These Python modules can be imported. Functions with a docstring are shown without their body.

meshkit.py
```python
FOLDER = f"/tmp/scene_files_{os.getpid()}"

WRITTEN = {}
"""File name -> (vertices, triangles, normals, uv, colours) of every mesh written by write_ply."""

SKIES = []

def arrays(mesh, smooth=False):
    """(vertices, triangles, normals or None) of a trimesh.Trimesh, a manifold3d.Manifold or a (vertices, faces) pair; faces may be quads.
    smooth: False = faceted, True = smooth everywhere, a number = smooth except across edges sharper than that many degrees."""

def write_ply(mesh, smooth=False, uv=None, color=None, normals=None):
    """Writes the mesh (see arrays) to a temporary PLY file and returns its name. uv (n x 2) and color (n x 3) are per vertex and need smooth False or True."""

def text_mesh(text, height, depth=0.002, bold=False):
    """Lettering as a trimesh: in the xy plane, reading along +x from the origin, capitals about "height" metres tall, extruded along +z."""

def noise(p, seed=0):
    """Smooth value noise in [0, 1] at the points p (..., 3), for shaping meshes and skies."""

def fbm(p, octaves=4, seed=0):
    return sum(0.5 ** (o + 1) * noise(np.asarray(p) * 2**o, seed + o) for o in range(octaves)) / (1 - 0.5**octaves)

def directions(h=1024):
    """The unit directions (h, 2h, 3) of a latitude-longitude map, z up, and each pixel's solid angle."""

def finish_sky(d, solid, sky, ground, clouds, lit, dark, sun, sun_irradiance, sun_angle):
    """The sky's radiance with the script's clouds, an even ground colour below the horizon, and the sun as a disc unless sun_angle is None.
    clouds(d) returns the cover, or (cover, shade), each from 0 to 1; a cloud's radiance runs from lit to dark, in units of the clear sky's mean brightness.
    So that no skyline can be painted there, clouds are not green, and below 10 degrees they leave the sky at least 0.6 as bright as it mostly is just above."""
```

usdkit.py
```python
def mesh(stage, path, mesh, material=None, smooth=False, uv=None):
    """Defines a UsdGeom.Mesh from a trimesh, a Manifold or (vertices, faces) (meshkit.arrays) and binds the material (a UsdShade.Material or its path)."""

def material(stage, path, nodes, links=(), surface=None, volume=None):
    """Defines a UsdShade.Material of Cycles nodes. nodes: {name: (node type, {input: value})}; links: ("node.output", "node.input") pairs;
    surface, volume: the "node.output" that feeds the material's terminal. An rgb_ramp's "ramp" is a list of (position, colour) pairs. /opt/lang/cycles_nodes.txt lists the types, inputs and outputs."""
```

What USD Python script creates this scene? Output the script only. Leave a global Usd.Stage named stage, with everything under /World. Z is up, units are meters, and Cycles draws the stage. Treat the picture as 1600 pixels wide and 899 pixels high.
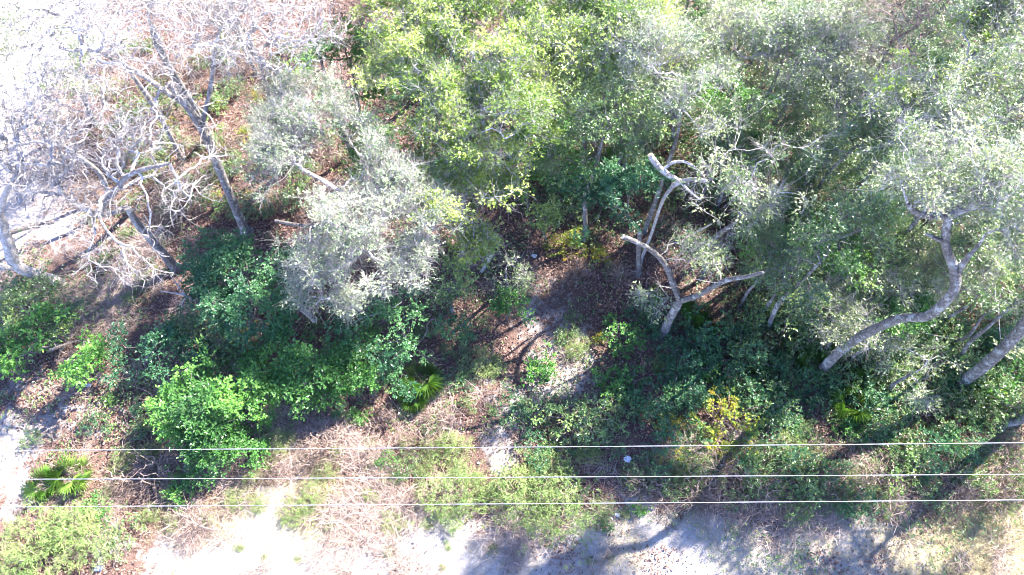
import math
import numpy as np
from scipy.spatial import cKDTree
from pxr import Usd, UsdGeom, UsdLux, UsdShade, Gf, Sdf, Vt
import usdkit
import meshkit

stage = Usd.Stage.CreateInMemory()
UsdGeom.SetStageUpAxis(stage, UsdGeom.Tokens.z)
UsdGeom.SetStageMetersPerUnit(stage, 1.0)
stage.SetDefaultPrim(UsdGeom.Xform.Define(stage, '/World').GetPrim())

# ------------------------------------------------------------------ camera, sky, sun, exposure
CAM_H, PITCH, FPX = 24.0, 64.0, 1143.0          # drone height (m), degrees below level, focal length in pixels of a 1600 wide picture
EXPOSURE = 2.68
SUN_AZ, SUN_EL, SUN_I, SKY_I = 53.0, 42.0, 1.25, 0.102

cam = UsdGeom.Camera.Define(stage, '/World/camera')
cam.CreateHorizontalApertureAttr(36.0)
cam.CreateVerticalApertureAttr(36.0 * 575 / 1024)
cam.CreateFocalLengthAttr(36.0 * FPX / 1600)
cam.CreateClippingRangeAttr(Gf.Vec2f(0.5, 5000))
cam.CreateExposureAttr(EXPOSURE)
_x = UsdGeom.Xformable(cam)
_x.AddTranslateOp().Set(Gf.Vec3d(0, 0, CAM_H))
_x.AddRotateXOp().Set(90.0 - PITCH)

az, el = math.radians(SUN_AZ), math.radians(SUN_EL)
usdkit.material(stage, '/World/Looks/sky', {
    'sky': ('sky_texture', {'sky_type': 'single_scattering', 'sun_disc': False, 'sun_elevation': el, 'sun_rotation': az, 'aerosol_density': 0.15, 'ozone_density': 4.5}),
    'tint': ('mix_color', {'blend_type': 'multiply', 'fac': 1.0, 'b': (1.0, 0.93, 1.16), 'use_clamp': False}),
    'bg': ('background_shader', {'strength': SKY_I})}, [('sky.color', 'tint.a'), ('tint.result', 'bg.color')], surface='bg.background')
dome = UsdLux.DomeLight.Define(stage, '/World/sky')
UsdShade.MaterialBindingAPI.Apply(dome.GetPrim()).Bind(UsdShade.Material.Get(stage, '/World/Looks/sky'))
sun = UsdLux.DistantLight.Define(stage, '/World/sun')
sun.CreateNormalizeAttr(True)
sun.CreateIntensityAttr(SUN_I)
sun.CreateAngleAttr(0.55)
sun.CreateColorAttr(Gf.Vec3f(1.0, 0.95, 0.89))
_x = UsdGeom.Xformable(sun)
_x.AddRotateZOp().Set(180.0 - SUN_AZ)
_x.AddRotateXOp().Set(90.0 - SUN_EL)             # -z then points from the sun to the ground

# ------------------------------------------------------------------ helpers
R0 = np.random.default_rng
_p = math.radians(PITCH)
_F = np.array([0, math.cos(_p), -math.sin(_p)]); _U = np.array([0, math.sin(_p), math.cos(_p)])


def at(px, py, z=0.0):
    """The point of height z that the photograph shows at a pixel (1600 x 899)."""
    d = _F + np.array([1.0, 0, 0]) * (px - 800) / FPX + _U * (449.5 - py) / FPX
    return np.array([0, 0, CAM_H]) + d * (z - CAM_H) / d[2]


def gh(x, y):
    """Height of the ground."""
    x, y = np.asarray(x, float), np.asarray(y, float)
    p = np.stack([x * 0.22, y * 0.22, np.zeros_like(x)], -1)
    q = np.stack([x * 1.3, y * 1.3, np.zeros_like(x)], -1)
    return (meshkit.noise(p, 3) - 0.5) * 0.35 + (meshkit.noise(q, 4) - 0.5) * 0.10


used = {}
MARKS = [(385, 362, 'the tall bare trunk foot'), (275, 420, 'the low wide bare tree foot'), (30, 400, 'the white leaning trunk'), (440, 130, 'the crooked bare fork'), (255, 100, 'the twin stemmed bare tree'), (535, 310, 'the silver grey oak'),
         (345, 630, 'the bright rounded bush'), (400, 460, 'the teal thicket'), (620, 530, 'the shaded thicket'), (722, 400, 'the tall yellow green tree foot'), (760, 130, 'the tall yellow green crown'), (940, 60, 'the lesser yellow green crown'),
         (985, 320, 'the dark low oak'), (1050, 270, 'the white snag'), (1050, 470, 'the broken oak fork'), (975, 372, 'the snapped limb end'), (1190, 428, 'the long right limb tip'), (1180, 240, 'the silvery oak'), (1240, 50, 'the pale green top crown'),
         (1480, 80, 'the yellow tinged crown'), (1570, 190, 'the stringy right crown'), (1400, 60, 'the dark twiggy tree'), (1490, 420, 'the curved trunk bend'), (1480, 335, 'the twisting limbs'), (1275, 585, 'the curved trunk foot'),
         (1400, 500, 'the low run of the curved trunk'), (1490, 605, 'the leaning trunk foot'), (1590, 520, 'the leaning trunk top'), (1120, 655, 'the yellow bush'), (980, 719, 'the white bag'), (1325, 635, 'the sunlit palmetto'), (655, 605, 'the centre palmetto'),
         (85, 750, 'the left palmettos'), (775, 690, 'the speckled sand patch'), (850, 790, 'the large wispy clump'), (890, 650, 'the broad olive shrub'), (835, 580, 'the glossy green bush'), (970, 525, 'the bright shrub by the broken oak'),
         (278, 772, 'the small fresh green bush'), (590, 655, 'the dry grass fan'), (885, 385, 'the golden sprouts'), (60, 850, 'the bottom left shrub'), (50, 355, 'the dark fallen log'), (1310, 370, 'the loose green oak'), (510, 100, 'the slender green tree'),
         (1600, 0, 'the top right corner'), (1600, 760, 'the middle wire end at right'), (1065, 150, 'the stringy pale oak'), (965, 170, 'the oak with the dark hollow')]
told = set()


def where(what, px, py):
    """A label that singles out one of many: what it is and how it lies to the nearest landmark of which that is not yet said."""
    for mx, my, m in sorted(MARKS, key=lambda q: (q[0] - px) ** 2 + (q[1] - py) ** 2):
        dx, dy = px - mx, py - my
        a = int(round(math.degrees(math.atan2(dy, dx)) / 45)) % 8
        d = ['right of', 'in front and right of', 'in front of', 'in front and left of', 'left of', 'behind and left of', 'behind', 'behind and right of'][a]
        r = math.hypot(dx, dy)
        t = f"{what} {'just ' if r < 55 else 'well ' if r > 150 else ''}{d} {m}"
        if t not in told and len(t.split()) <= 16:
            told.add(t)
            return t
    return what




def numbered(parent, name):
    k = used.get((parent, name), -1) + 1
    used[(parent, name)] = k
    return f'{parent}/{name}' + (f'_{k:03d}' if k else '')


def tag(prim, label=None, cat=None, group=None, kind=None):
    for k, v in (('label', label), ('category', cat), ('group', group), ('kind', kind)):
        if v:
            prim.SetCustomDataByKey(k, v)
    return prim


def thing(name, label, cat, loc=(0, 0, 0), rz=0.0, sc=(1, 1, 1), group=None):
    x = UsdGeom.Xform.Define(stage, numbered('/World', name))
    x.AddTranslateOp().Set(Gf.Vec3d(*map(float, loc)))
    x.AddRotateZOp().Set(float(rz))
    x.AddScaleOp().Set(Gf.Vec3f(*map(float, sc)))
    return tag(x.GetPrim(), label, cat, group)


def dup(src, label, loc, rz, sc, group=None):
    base = src.GetName().rstrip('0123456789').rstrip('_')
    t = thing(base, label, src.GetCustomDataByKey('category'), loc, rz, sc, group)
    t.GetReferences().AddInternalReference(src.GetPath())
    t.SetInstanceable(True)
    return t


def part(parent, name, v, f, mat, tint=None, smooth=False, origin=None):
    v = np.asarray(v, float)
    if origin is not None:
        v = v - np.asarray(origin)
    p = parent if isinstance(parent, str) else str(parent.GetPath())
    m = UsdGeom.Mesh.Define(stage, numbered(p, name))
    m.CreatePointsAttr(Vt.Vec3fArray.FromNumpy(v.astype(np.float32)))
    f = np.asarray(f)
    m.CreateFaceVertexCountsAttr(Vt.IntArray.FromNumpy(np.full(len(f), f.shape[1], np.int32)))
    m.CreateFaceVertexIndicesAttr(Vt.IntArray.FromNumpy(f.astype(np.int32).ravel()))
    m.CreateSubdivisionSchemeAttr('none')
    part.tris = getattr(part, 'tris', 0) + len(f) * (f.shape[1] - 2)
    if smooth:
        n = np.zeros_like(v)
        g = np.cross(v[f[:, 1]] - v[f[:, 0]], v[f[:, 2]] - v[f[:, 0]])
        for k in range(f.shape[1]):
            np.add.at(n, f[:, k], g)
        n /= np.maximum(np.linalg.norm(n, axis=1, keepdims=True), 1e-12)
        m.CreateNormalsAttr(Vt.Vec3fArray.FromNumpy(n.astype(np.float32)))
        m.SetNormalsInterpolation('vertex')
    if tint is not None:
        UsdGeom.PrimvarsAPI(m).CreatePrimvar('tint', Sdf.ValueTypeNames.FloatArray, 'vertex').Set(Vt.FloatArray.FromNumpy(np.asarray(tint, np.float32)))
    UsdShade.MaterialBindingAPI.Apply(m.GetPrim()).Bind(UsdShade.Material.Get(stage, '/World/Looks/' + mat))
    return m.GetPrim()


def unit(a):
    return a / np.maximum(np.linalg.norm(a, axis=-1, keepdims=True), 1e-9)


def merge(parts):
    V, F, n = [], [], 0
    for v, f in parts:
        V.append(v); F.append(np.asarray(f) + n); n += len(v)
    return np.vstack(V), np.vstack(F)


def prisms(A, B, ra, rb, k):
    """One tapered stick per row, as quads."""
    d = unit(B - A)
    h = np.where(np.abs(d[:, 2:3]) > 0.9, [[1.0, 0, 0]], [[0, 0, 1.0]])
    u = unit(np.cross(d, h)); w = np.cross(d, u)
    t = np.arange(k) * 2 * np.pi / k
    ring = u[:, None] * np.cos(t)[None, :, None] + w[:, None] * np.sin(t)[None, :, None]
    v = np.concatenate([A[:, None] + ring * ra[:, None, None], B[:, None] + ring * rb[:, None, None]], 1)
    i = np.arange(k); j = (i + 1) % k
    q = np.stack([i, j, j + k, i + k], 1)
    f = (np.arange(len(A)) * 2 * k)[:, None, None] + q[None]
    return v.reshape(-1, 3), f.reshape(-1, 4)


def spline(pts, step=0.12):
    """Catmull-Rom through rows (x, y, z, r)."""
    p = np.asarray(pts, float)
    p = np.vstack([2 * p[0] - p[1], p, 2 * p[-1] - p[-2]])
    out = []
    for a, b, c, d in zip(p[:-3], p[1:-2], p[2:-1], p[3:]):
        n = max(2, int(np.linalg.norm(c[:3] - b[:3]) / step))
        t = np.linspace(0, 1, n, endpoint=False)[:, None]
        out.append(0.5 * (2 * b + (c - a) * t + (2 * a - 5 * b + 4 * c - d) * t ** 2 + (3 * b - a - 3 * c + d) * t ** 3))
    out.append(p[-2][None])
    return np.vstack(out)


def limb_tube(pts, seed, sides=12, rough=0.2, step=0.12):
    s = spline(pts, step)
    c, r = s[:, :3], np.maximum(s[:, 3], 0.004)
    d = unit(np.gradient(c, axis=0))
    u = unit(np.cross(d[0], [0.3, 0.9, 0.1])); U = []
    for k in range(len(d)):
        u = unit(u - d[k] * (u @ d[k])); U.append(u)
    U = np.array(U); W = np.cross(d, U)
    t = np.arange(sides) * 2 * np.pi / sides
    ring = U[:, None] * np.cos(t)[None, :, None] + W[:, None] * np.sin(t)[None, :, None]
    q = c[:, None] + ring * r[:, None, None]
    lump = 1 + rough * 2 * (meshkit.fbm(q * np.array([4.0, 4.0, 1.6]), 3, seed) - 0.5)
    v = (c[:, None] + ring * (r[:, None] * lump)[..., None]).reshape(-1, 3)
    n = len(c)
    i = np.arange(n - 1)[:, None] * sides; j = np.arange(sides)[None]; jj = (j + 1) % sides
    f = np.stack([i + j, i + jj, i + sides + jj, i + sides + j], -1).reshape(-1, 4)
    v = np.vstack([v, c[-1] + d[-1] * r[-1] * 0.3])
    e = np.arange(sides) + (n - 1) * sides
    cap = np.stack([e, np.roll(e, -1), np.full(sides, len(v) - 1), np.full(sides, len(v) - 1)], 1)
    tri = np.vstack([f[:, [0, 1, 2]], f[:, [0, 2, 3]], cap[:, :3]])
    return v, tri


def leaf_quads(P, A, N, L, W):
    S = np.cross(A, N)
    L, W = np.broadcast_to(L, len(P))[:, None], np.broadcast_to(W, len(P))[:, None]
    m = P + A * L * 0.45 + N * W * 0.15
    v = np.stack([P, m + S * W / 2, P + A * L - N * L * 0.08, m - S * W / 2], 1).reshape(-1, 3)
    b = np.arange(len(P))[:, None] * 4
    return v, (b + np.array([[0, 1, 2, 3]]))


# places that the photograph shows in the sun beneath the trees: the crowns leave a gap above them
SUNNY = [(870, 575, 0, 1.15), (810, 640, 0, .5), (830, 520, 0, .55), (760, 600, 0, .6), (890, 380, .3, .6), (845, 440, 0, .5), (890, 640, 1, .9), (960, 605, 1, .75), (1120, 655, 1, 1.0), (835, 575, .7, .5), (970, 520, .7, .6), (655, 600, .6, .7), (650, 650, 0, .9), (600, 640, 0, .8),
         (1325, 635, .6, .6), (1380, 660, .8, .9), (1240, 700, .5, 1.0), (1400, 735, .5, .9), (1060, 610, .8, .6), (1330, 750, .3, .6), (1560, 610, .7, .8), (1400, 600, .9, .8), (820, 770, .6, 1.1), (885, 800, .6, 1.0), (690, 760, .5, .8), (385, 445, 3.4, 1.1), (575, 325, 6.4, 1.5), (525, 230, 6.8, 1.4), (620, 350, 6.0, 1.0), (1490, 400, 8.5, .5), (1380, 775, .3, .8),
         (1180, 870, 0, .45), (1290, 850, 0, .4), (1430, 860, 0, .7), (60, 620, 0, .7), (130, 640, 0, .6), (470, 560, 2.2, .45), (920, 350, 0, .4), (1440, 545, 1, .7), (700, 620, 0, .6), (1500, 720, .4, .5)]


def sun_gaps(q, grow=0.0):
    s = np.array([math.sin(az) * math.cos(el), math.cos(az) * math.cos(el), math.sin(el)])
    ok = np.ones(len(q), bool)
    for px, py, z, r in SUNNY:
        d = q - at(px, py, z)
        t = d @ s
        ok &= (t < 1.6) | (np.linalg.norm(d - t[:, None] * s, axis=1) > (r + grow) * (0.35 + 1.3 * meshkit.noise(q * 2.4, 5)))
    return ok


def lobe_points(rng, lobes, n_per_r2, shell=0.5, seed=0, gap=0.0, pads=0.88):
    """Points in a crown made of lobes (x, y, z, rx, ry, rz): most gather in flat pads near the outside, with holes between them."""
    out = []
    for (x, y, z, a, b, c) in lobes:
        n = max(14, int(n_per_r2 * a * b * 1.15))
        m = int(n * pads)

        def somewhere(k, s):
            d = unit(rng.normal(size=(k, 3)))
            low = d[:, 2] < -0.35
            d[low, 2] *= -0.6
            r = rng.random(k) ** (1 / 3.0)
            r = s * (0.72 + 0.32 * r) + (1 - s) * r
            r *= 0.62 + 0.72 * meshkit.noise(d * 2.6 + [x, y, z], seed)
            return np.array([x, y, z]) + unit(d) * r[:, None] * [a, b, c]
        pc = somewhere(int(6.5 * a * b) + 4, max(shell, 0.6))
        w = rng.uniform(.3, 1.0, len(pc))
        k = rng.choice(len(pc), m, p=w / w.sum())
        s = min(0.28, 0.24 * max(a, 0.35) ** 0.5)
        out.append(pc[k] + rng.normal(size=(m, 3)) * [s, s, s * 0.5])
        out.append(somewhere(n - m, shell))
    q = np.vstack(out)
    lit = sun_gaps(q)
    q = q[lit] if lit.sum() > 12 else q
    hole = 0.55 * meshkit.noise(q * [0.9, 0.9, 0.5], seed + 7) + 0.45 * meshkit.noise(q * [2.3, 2.3, 1.2], seed + 8) > gap
    q = q[hole] if hole.sum() > 8 else q
    return q[rng.permutation(len(q))]


def grow(rng, roots, pts, bend=0.18, alpha=0.22):
    """Joins points to a branching skeleton. roots: (n, 4) trunk points with radius. Returns edges (A, M, B, ra, rb) and tips with directions."""
    o = np.argsort(np.linalg.norm(pts[:, None] - roots[None, :, :3], axis=2).min(1))
    pts = pts[o]
    n0, n = len(roots), len(roots) + len(pts)
    X = np.zeros((n, 3)); X[:n0] = roots[:, :3]
    cost = np.zeros(n); par = np.full(n, -1)
    base = np.linspace(0.6, 0, n0); cost[:n0] = base
    for i in range(n0, n):
        p = pts[i - n0]
        dz = X[:i] - p
        dist = np.sqrt((dz * dz).sum(1))
        k = np.argmin(dist + alpha * cost[:i])
        par[i] = k; cost[i] = cost[k] + dist[k]; X[i] = p
    cnt = np.zeros(n)
    for i in range(n - 1, n0 - 1, -1):
        cnt[i] += 1
        if par[i] >= n0:
            cnt[par[i]] += cnt[i]
    kids = np.bincount(par[n0:], minlength=n)
    c = np.arange(n0, n)
    A, B = X[par[c]], X[c]
    ln = np.linalg.norm(B - A, axis=1)
    M = (A + B) / 2 + rng.normal(size=A.shape) * (bend * ln)[:, None]
    return A, M, B, cnt[c], kids[c] == 0, par[c]


def branch_mesh(A, M, B, cnt, tip_r, power, rmax, sides=(5, 3)):
    rb = np.minimum(tip_r * cnt ** power, rmax)
    ra = np.minimum(tip_r * (cnt + 1) ** power, rmax)
    thick = rb > 0.018
    parts = []
    for sel, k in ((thick, sides[0]), (~thick, sides[1])):
        if sel.any():
            rm = (ra + rb)[sel] / 2
            parts.append(prisms(A[sel], M[sel], ra[sel], rm, k))
            parts.append(prisms(M[sel] - 0.25 * rm[:, None] * unit(M[sel] - A[sel]), B[sel], rm, rb[sel] * 0.8, k))
    return merge(parts)


def leaves_at(rng, T, D, per, sigma, L, W, seed, up=1.0, hang=0.0, clump=1.6):
    n, m = len(T) * per, 4
    D = unit(D)
    sh = unit(D[:, None] * .5 + rng.normal(size=(len(T), m, 3)) * [.9, .9, .5])         # four shoots at each twig end
    k = np.repeat(np.arange(len(T)), per)
    d = sh[k, rng.integers(0, m, n)]
    t = rng.uniform(.1, 1.0, n)[:, None]
    P = T[k] + d * t * sigma * rng.uniform(1.2, 2.4, len(T))[k][:, None] + rng.normal(size=(n, 3)) * sigma * .12
    A = unit(d * .75 + rng.normal(size=(n, 3)) * [.65, .65, .4] - [0, 0, hang])
    N = rng.normal(size=(n, 3)) * 0.5 + [0.3 * up, 0.22 * up, 0.9 * up]
    N = unit(N - A * (N * A).sum(1, keepdims=True))
    s = rng.uniform(0.5, 1.3, n)
    v, f = leaf_quads(P, A, N, L * s, W * s)
    t = 0.55 * (meshkit.noise(P * clump, seed) - 0.5) * 1.6 + 0.5 + rng.normal(size=n) * 0.17
    return v, f, np.repeat(np.clip(t, 0, 1), 4)


# ------------------------------------------------------------------ materials
def mat_leaf(name, ramp, trans=0.3, rough=0.38, spec=0.5, glow=(1.25, 1.35, 0.6)):
    usdkit.material(stage, '/World/Looks/' + name, {
        'a': ('attribute', {'attribute': 'tint'}),
        'r': ('rgb_ramp', {'ramp': ramp}),
        'g': ('mix_color', {'blend_type': 'multiply', 'fac': 1.0, 'b': glow, 'use_clamp': False}),
        'p': ('principled_bsdf', {'roughness': rough, 'specular_ior_level': spec}),
        't': ('translucent_bsdf', {}),
        'm': ('mix_closure', {'fac': trans})},
        [('a.fac', 'r.fac'), ('r.color', 'p.base_color'), ('r.color', 'g.a'), ('g.result', 't.color'),
         ('p.BSDF', 'm.closure1'), ('t.BSDF', 'm.closure2')], surface='m.closure')


def mat_bark(name, dark, light, scale=6.0, rough=0.85, lichen=None, lich_at=0.55):
    lichen = lichen or light
    usdkit.material(stage, '/World/Looks/' + name, {
        'g': ('geometry', {}),
        'n1': ('noise_texture', {'scale': scale, 'detail': 6.0, 'roughness': 0.7}),
        'n2': ('noise_texture', {'scale': scale * 0.35, 'detail': 4.0, 'roughness': 0.7}),
        'n3': ('noise_texture', {'scale': scale * 3.2, 'detail': 3.0, 'roughness': 0.6, 'distortion': 0.6}),
        'r1': ('rgb_ramp', {'ramp': [(0.32, dark), (0.66, light)]}),
        'r2': ('rgb_ramp', {'ramp': [(lich_at - 0.03, (0, 0, 0)), (lich_at + 0.05, (1, 1, 1))]}),
        'r3': ('rgb_ramp', {'ramp': [(0.36, (0.35, 0.33, 0.32)), (0.5, (1, 1, 1))]}),
        'mx': ('mix_color', {'b': lichen}),
        'ck': ('mix_color', {'blend_type': 'multiply', 'fac': 1.0}),
        'sum': ('math', {'math_type': 'add'}),
        'bp': ('bump', {'strength': 1.0, 'distance': 0.035}),
        'p': ('principled_bsdf', {'roughness': rough, 'specular_ior_level': 0.25})},
        [('g.position', 'n1.vector'), ('g.position', 'n2.vector'), ('g.position', 'n3.vector'), ('n1.fac', 'r1.fac'), ('n2.fac', 'r2.fac'), ('n3.fac', 'r3.fac'),
         ('r1.color', 'mx.a'), ('r2.color', 'mx.fac'), ('mx.result', 'ck.a'), ('r3.color', 'ck.b'), ('ck.result', 'p.base_color'),
         ('n1.fac', 'sum.value1'), ('n3.fac', 'sum.value2'), ('sum.value', 'bp.height'), ('bp.normal', 'p.normal')], surface='p.BSDF')


def mat_plain(name, ramp, scale=8.0, rough=0.8, spec=0.3):
    usdkit.material(stage, '/World/Looks/' + name, {
        'g': ('geometry', {}), 'n': ('noise_texture', {'scale': scale, 'detail': 4.0}),
        'r': ('rgb_ramp', {'ramp': ramp}), 'b': ('bump', {'strength': 0.4, 'distance': 0.01}),
        'p': ('principled_bsdf', {'roughness': rough, 'specular_ior_level': spec})},
        [('g.position', 'n.vector'), ('n.fac', 'r.fac'), ('r.color', 'p.base_color'), ('n.fac', 'b.height'), ('b.normal', 'p.normal')], surface='p.BSDF')


mat_leaf('leaf_live_oak', [(0.0, (0.038, 0.084, 0.025)), (0.45, (0.095, 0.174, 0.050)), (0.8, (0.202, 0.302, 0.090)), (1.0, (0.403, 0.470, 0.112))], 0.25, 0.3, 0.85)
mat_leaf('leaf_grey_oak', [(0.0, (0.061, 0.105, 0.040)), (0.4, (0.165, 0.226, 0.088)), (0.75, (0.341, 0.380, 0.193)), (1.0, (0.528, 0.539, 0.330))], 0.25, 0.3, 0.85)
mat_leaf('leaf_lichen', [(0.0, (0.085, 0.125, 0.06)), (0.4, (0.20, 0.25, 0.14)), (0.75, (0.37, 0.41, 0.27)), (1.0, (0.54, 0.56, 0.43))], 0.25, 0.3, 0.85)
mat_leaf('leaf_laurel', [(0.0, (0.075, 0.14, 0.025)), (0.4, (0.205, 0.30, 0.055)), (0.75, (0.41, 0.475, 0.13)), (1.0, (0.62, 0.62, 0.32))], 0.35, 0.3, 0.7)
mat_leaf('leaf_green', [(0.0, (0.039, 0.110, 0.029)), (0.45, (0.077, 0.204, 0.044)), (0.8, (0.165, 0.363, 0.068)), (1.0, (0.330, 0.539, 0.110))], 0.3, 0.36)
mat_leaf('leaf_teal', [(0.0, (0.022, 0.078, 0.036)), (0.5, (0.05, 0.145, 0.062)), (0.85, (0.11, 0.25, 0.085)), (1.0, (0.21, 0.35, 0.12))], 0.28, 0.36)
mat_leaf('leaf_wispy', [(0.0, (0.088, 0.15, 0.045)), (0.5, (0.20, 0.29, 0.085)), (0.85, (0.34, 0.41, 0.15)), (1.0, (0.48, 0.49, 0.2))], 0.3, 0.5)
mat_leaf('leaf_yellow', [(0.0, (0.05, 0.12, 0.02)), (0.45, (0.19, 0.25, 0.03)), (0.75, (0.46, 0.40, 0.03)), (1.0, (0.66, 0.40, 0.04))], 0.35, 0.45)
mat_leaf('leaf_palm', [(0.0, (0.05, 0.13, 0.025)), (0.5, (0.12, 0.25, 0.045)), (1.0, (0.28, 0.40, 0.085))], 0.25, 0.3, 0.85)
mat_leaf('leaf_dead', [(0.0, (0.075, 0.038, 0.03)), (0.4, (0.185, 0.105, 0.08)), (0.75, (0.34, 0.225, 0.18)), (1.0, (0.5, 0.38, 0.31))], 0.12, 0.6, 0.35, (1.1, 0.9, 0.6))
mat_leaf('straw', [(0.0, (0.15, 0.098, 0.082)), (0.5, (0.345, 0.26, 0.215)), (1.0, (0.57, 0.475, 0.41))], 0.2, 0.6, 0.3, (1, 0.9, 0.7))
mat_leaf('turf_blade', [(0.0, (0.2, 0.19, 0.085)), (0.5, (0.40, 0.35, 0.2)), (1.0, (0.56, 0.5, 0.34))], 0.2, 0.6, 0.3, (1, 0.95, 0.7))
mat_bark('bark_bare', (0.27, 0.24, 0.215), (0.50, 0.46, 0.42), 9.0, lichen=(0.60, 0.57, 0.54))
mat_bark('bark_oak', (0.05, 0.043, 0.038), (0.22, 0.20, 0.182), 11.0, lichen=(0.31, 0.31, 0.29), lich_at=0.55)
mat_bark('bark_grey', (0.12, 0.105, 0.095), (0.30, 0.27, 0.25), 11.0, lichen=(0.42, 0.40, 0.38))
mat_bark('bark_dark', (0.09, 0.075, 0.065), (0.2, 0.175, 0.155), 10.0, lichen=(0.32, 0.32, 0.30), lich_at=0.6)
mat_bark('bark_dead', (0.36, 0.33, 0.30), (0.6, 0.57, 0.53), 7.0, lichen=(0.2, 0.17, 0.15), lich_at=0.62)
mat_bark('twig_grey', (0.28, 0.25, 0.225), (0.48, 0.445, 0.41), 5.0, lichen=(0.55, 0.52, 0.49))
mat_bark('twig_brown', (0.10, 0.07, 0.055), (0.36, 0.265, 0.21), 2.2)
mat_plain('cut_wood', [(0.3, (0.45, 0.34, 0.22)), (0.7, (0.62, 0.50, 0.36))], 20)
mat_plain('wire_metal', [(0.3, (0.13, 0.13, 0.14)), (0.7, (0.32, 0.32, 0.33))], 5, 0.5, 0.6)
mat_plain('white_plastic', [(0.3, (0.75, 0.76, 0.78)), (0.7, (0.86, 0.86, 0.87))], 30, 0.4)
mat_plain('slate_plastic', [(0.3, (0.12, 0.14, 0.2)), (0.7, (0.24, 0.27, 0.36))], 30, 0.4)
mat_plain('pale_stone', [(0.3, (0.4, 0.39, 0.38)), (0.7, (0.6, 0.59, 0.57))], 14, 0.9)
mat_plain('palm_stem', [(0.3, (0.14, 0.16, 0.05)), (0.7, (0.26, 0.25, 0.1))], 14, 0.6)

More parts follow.
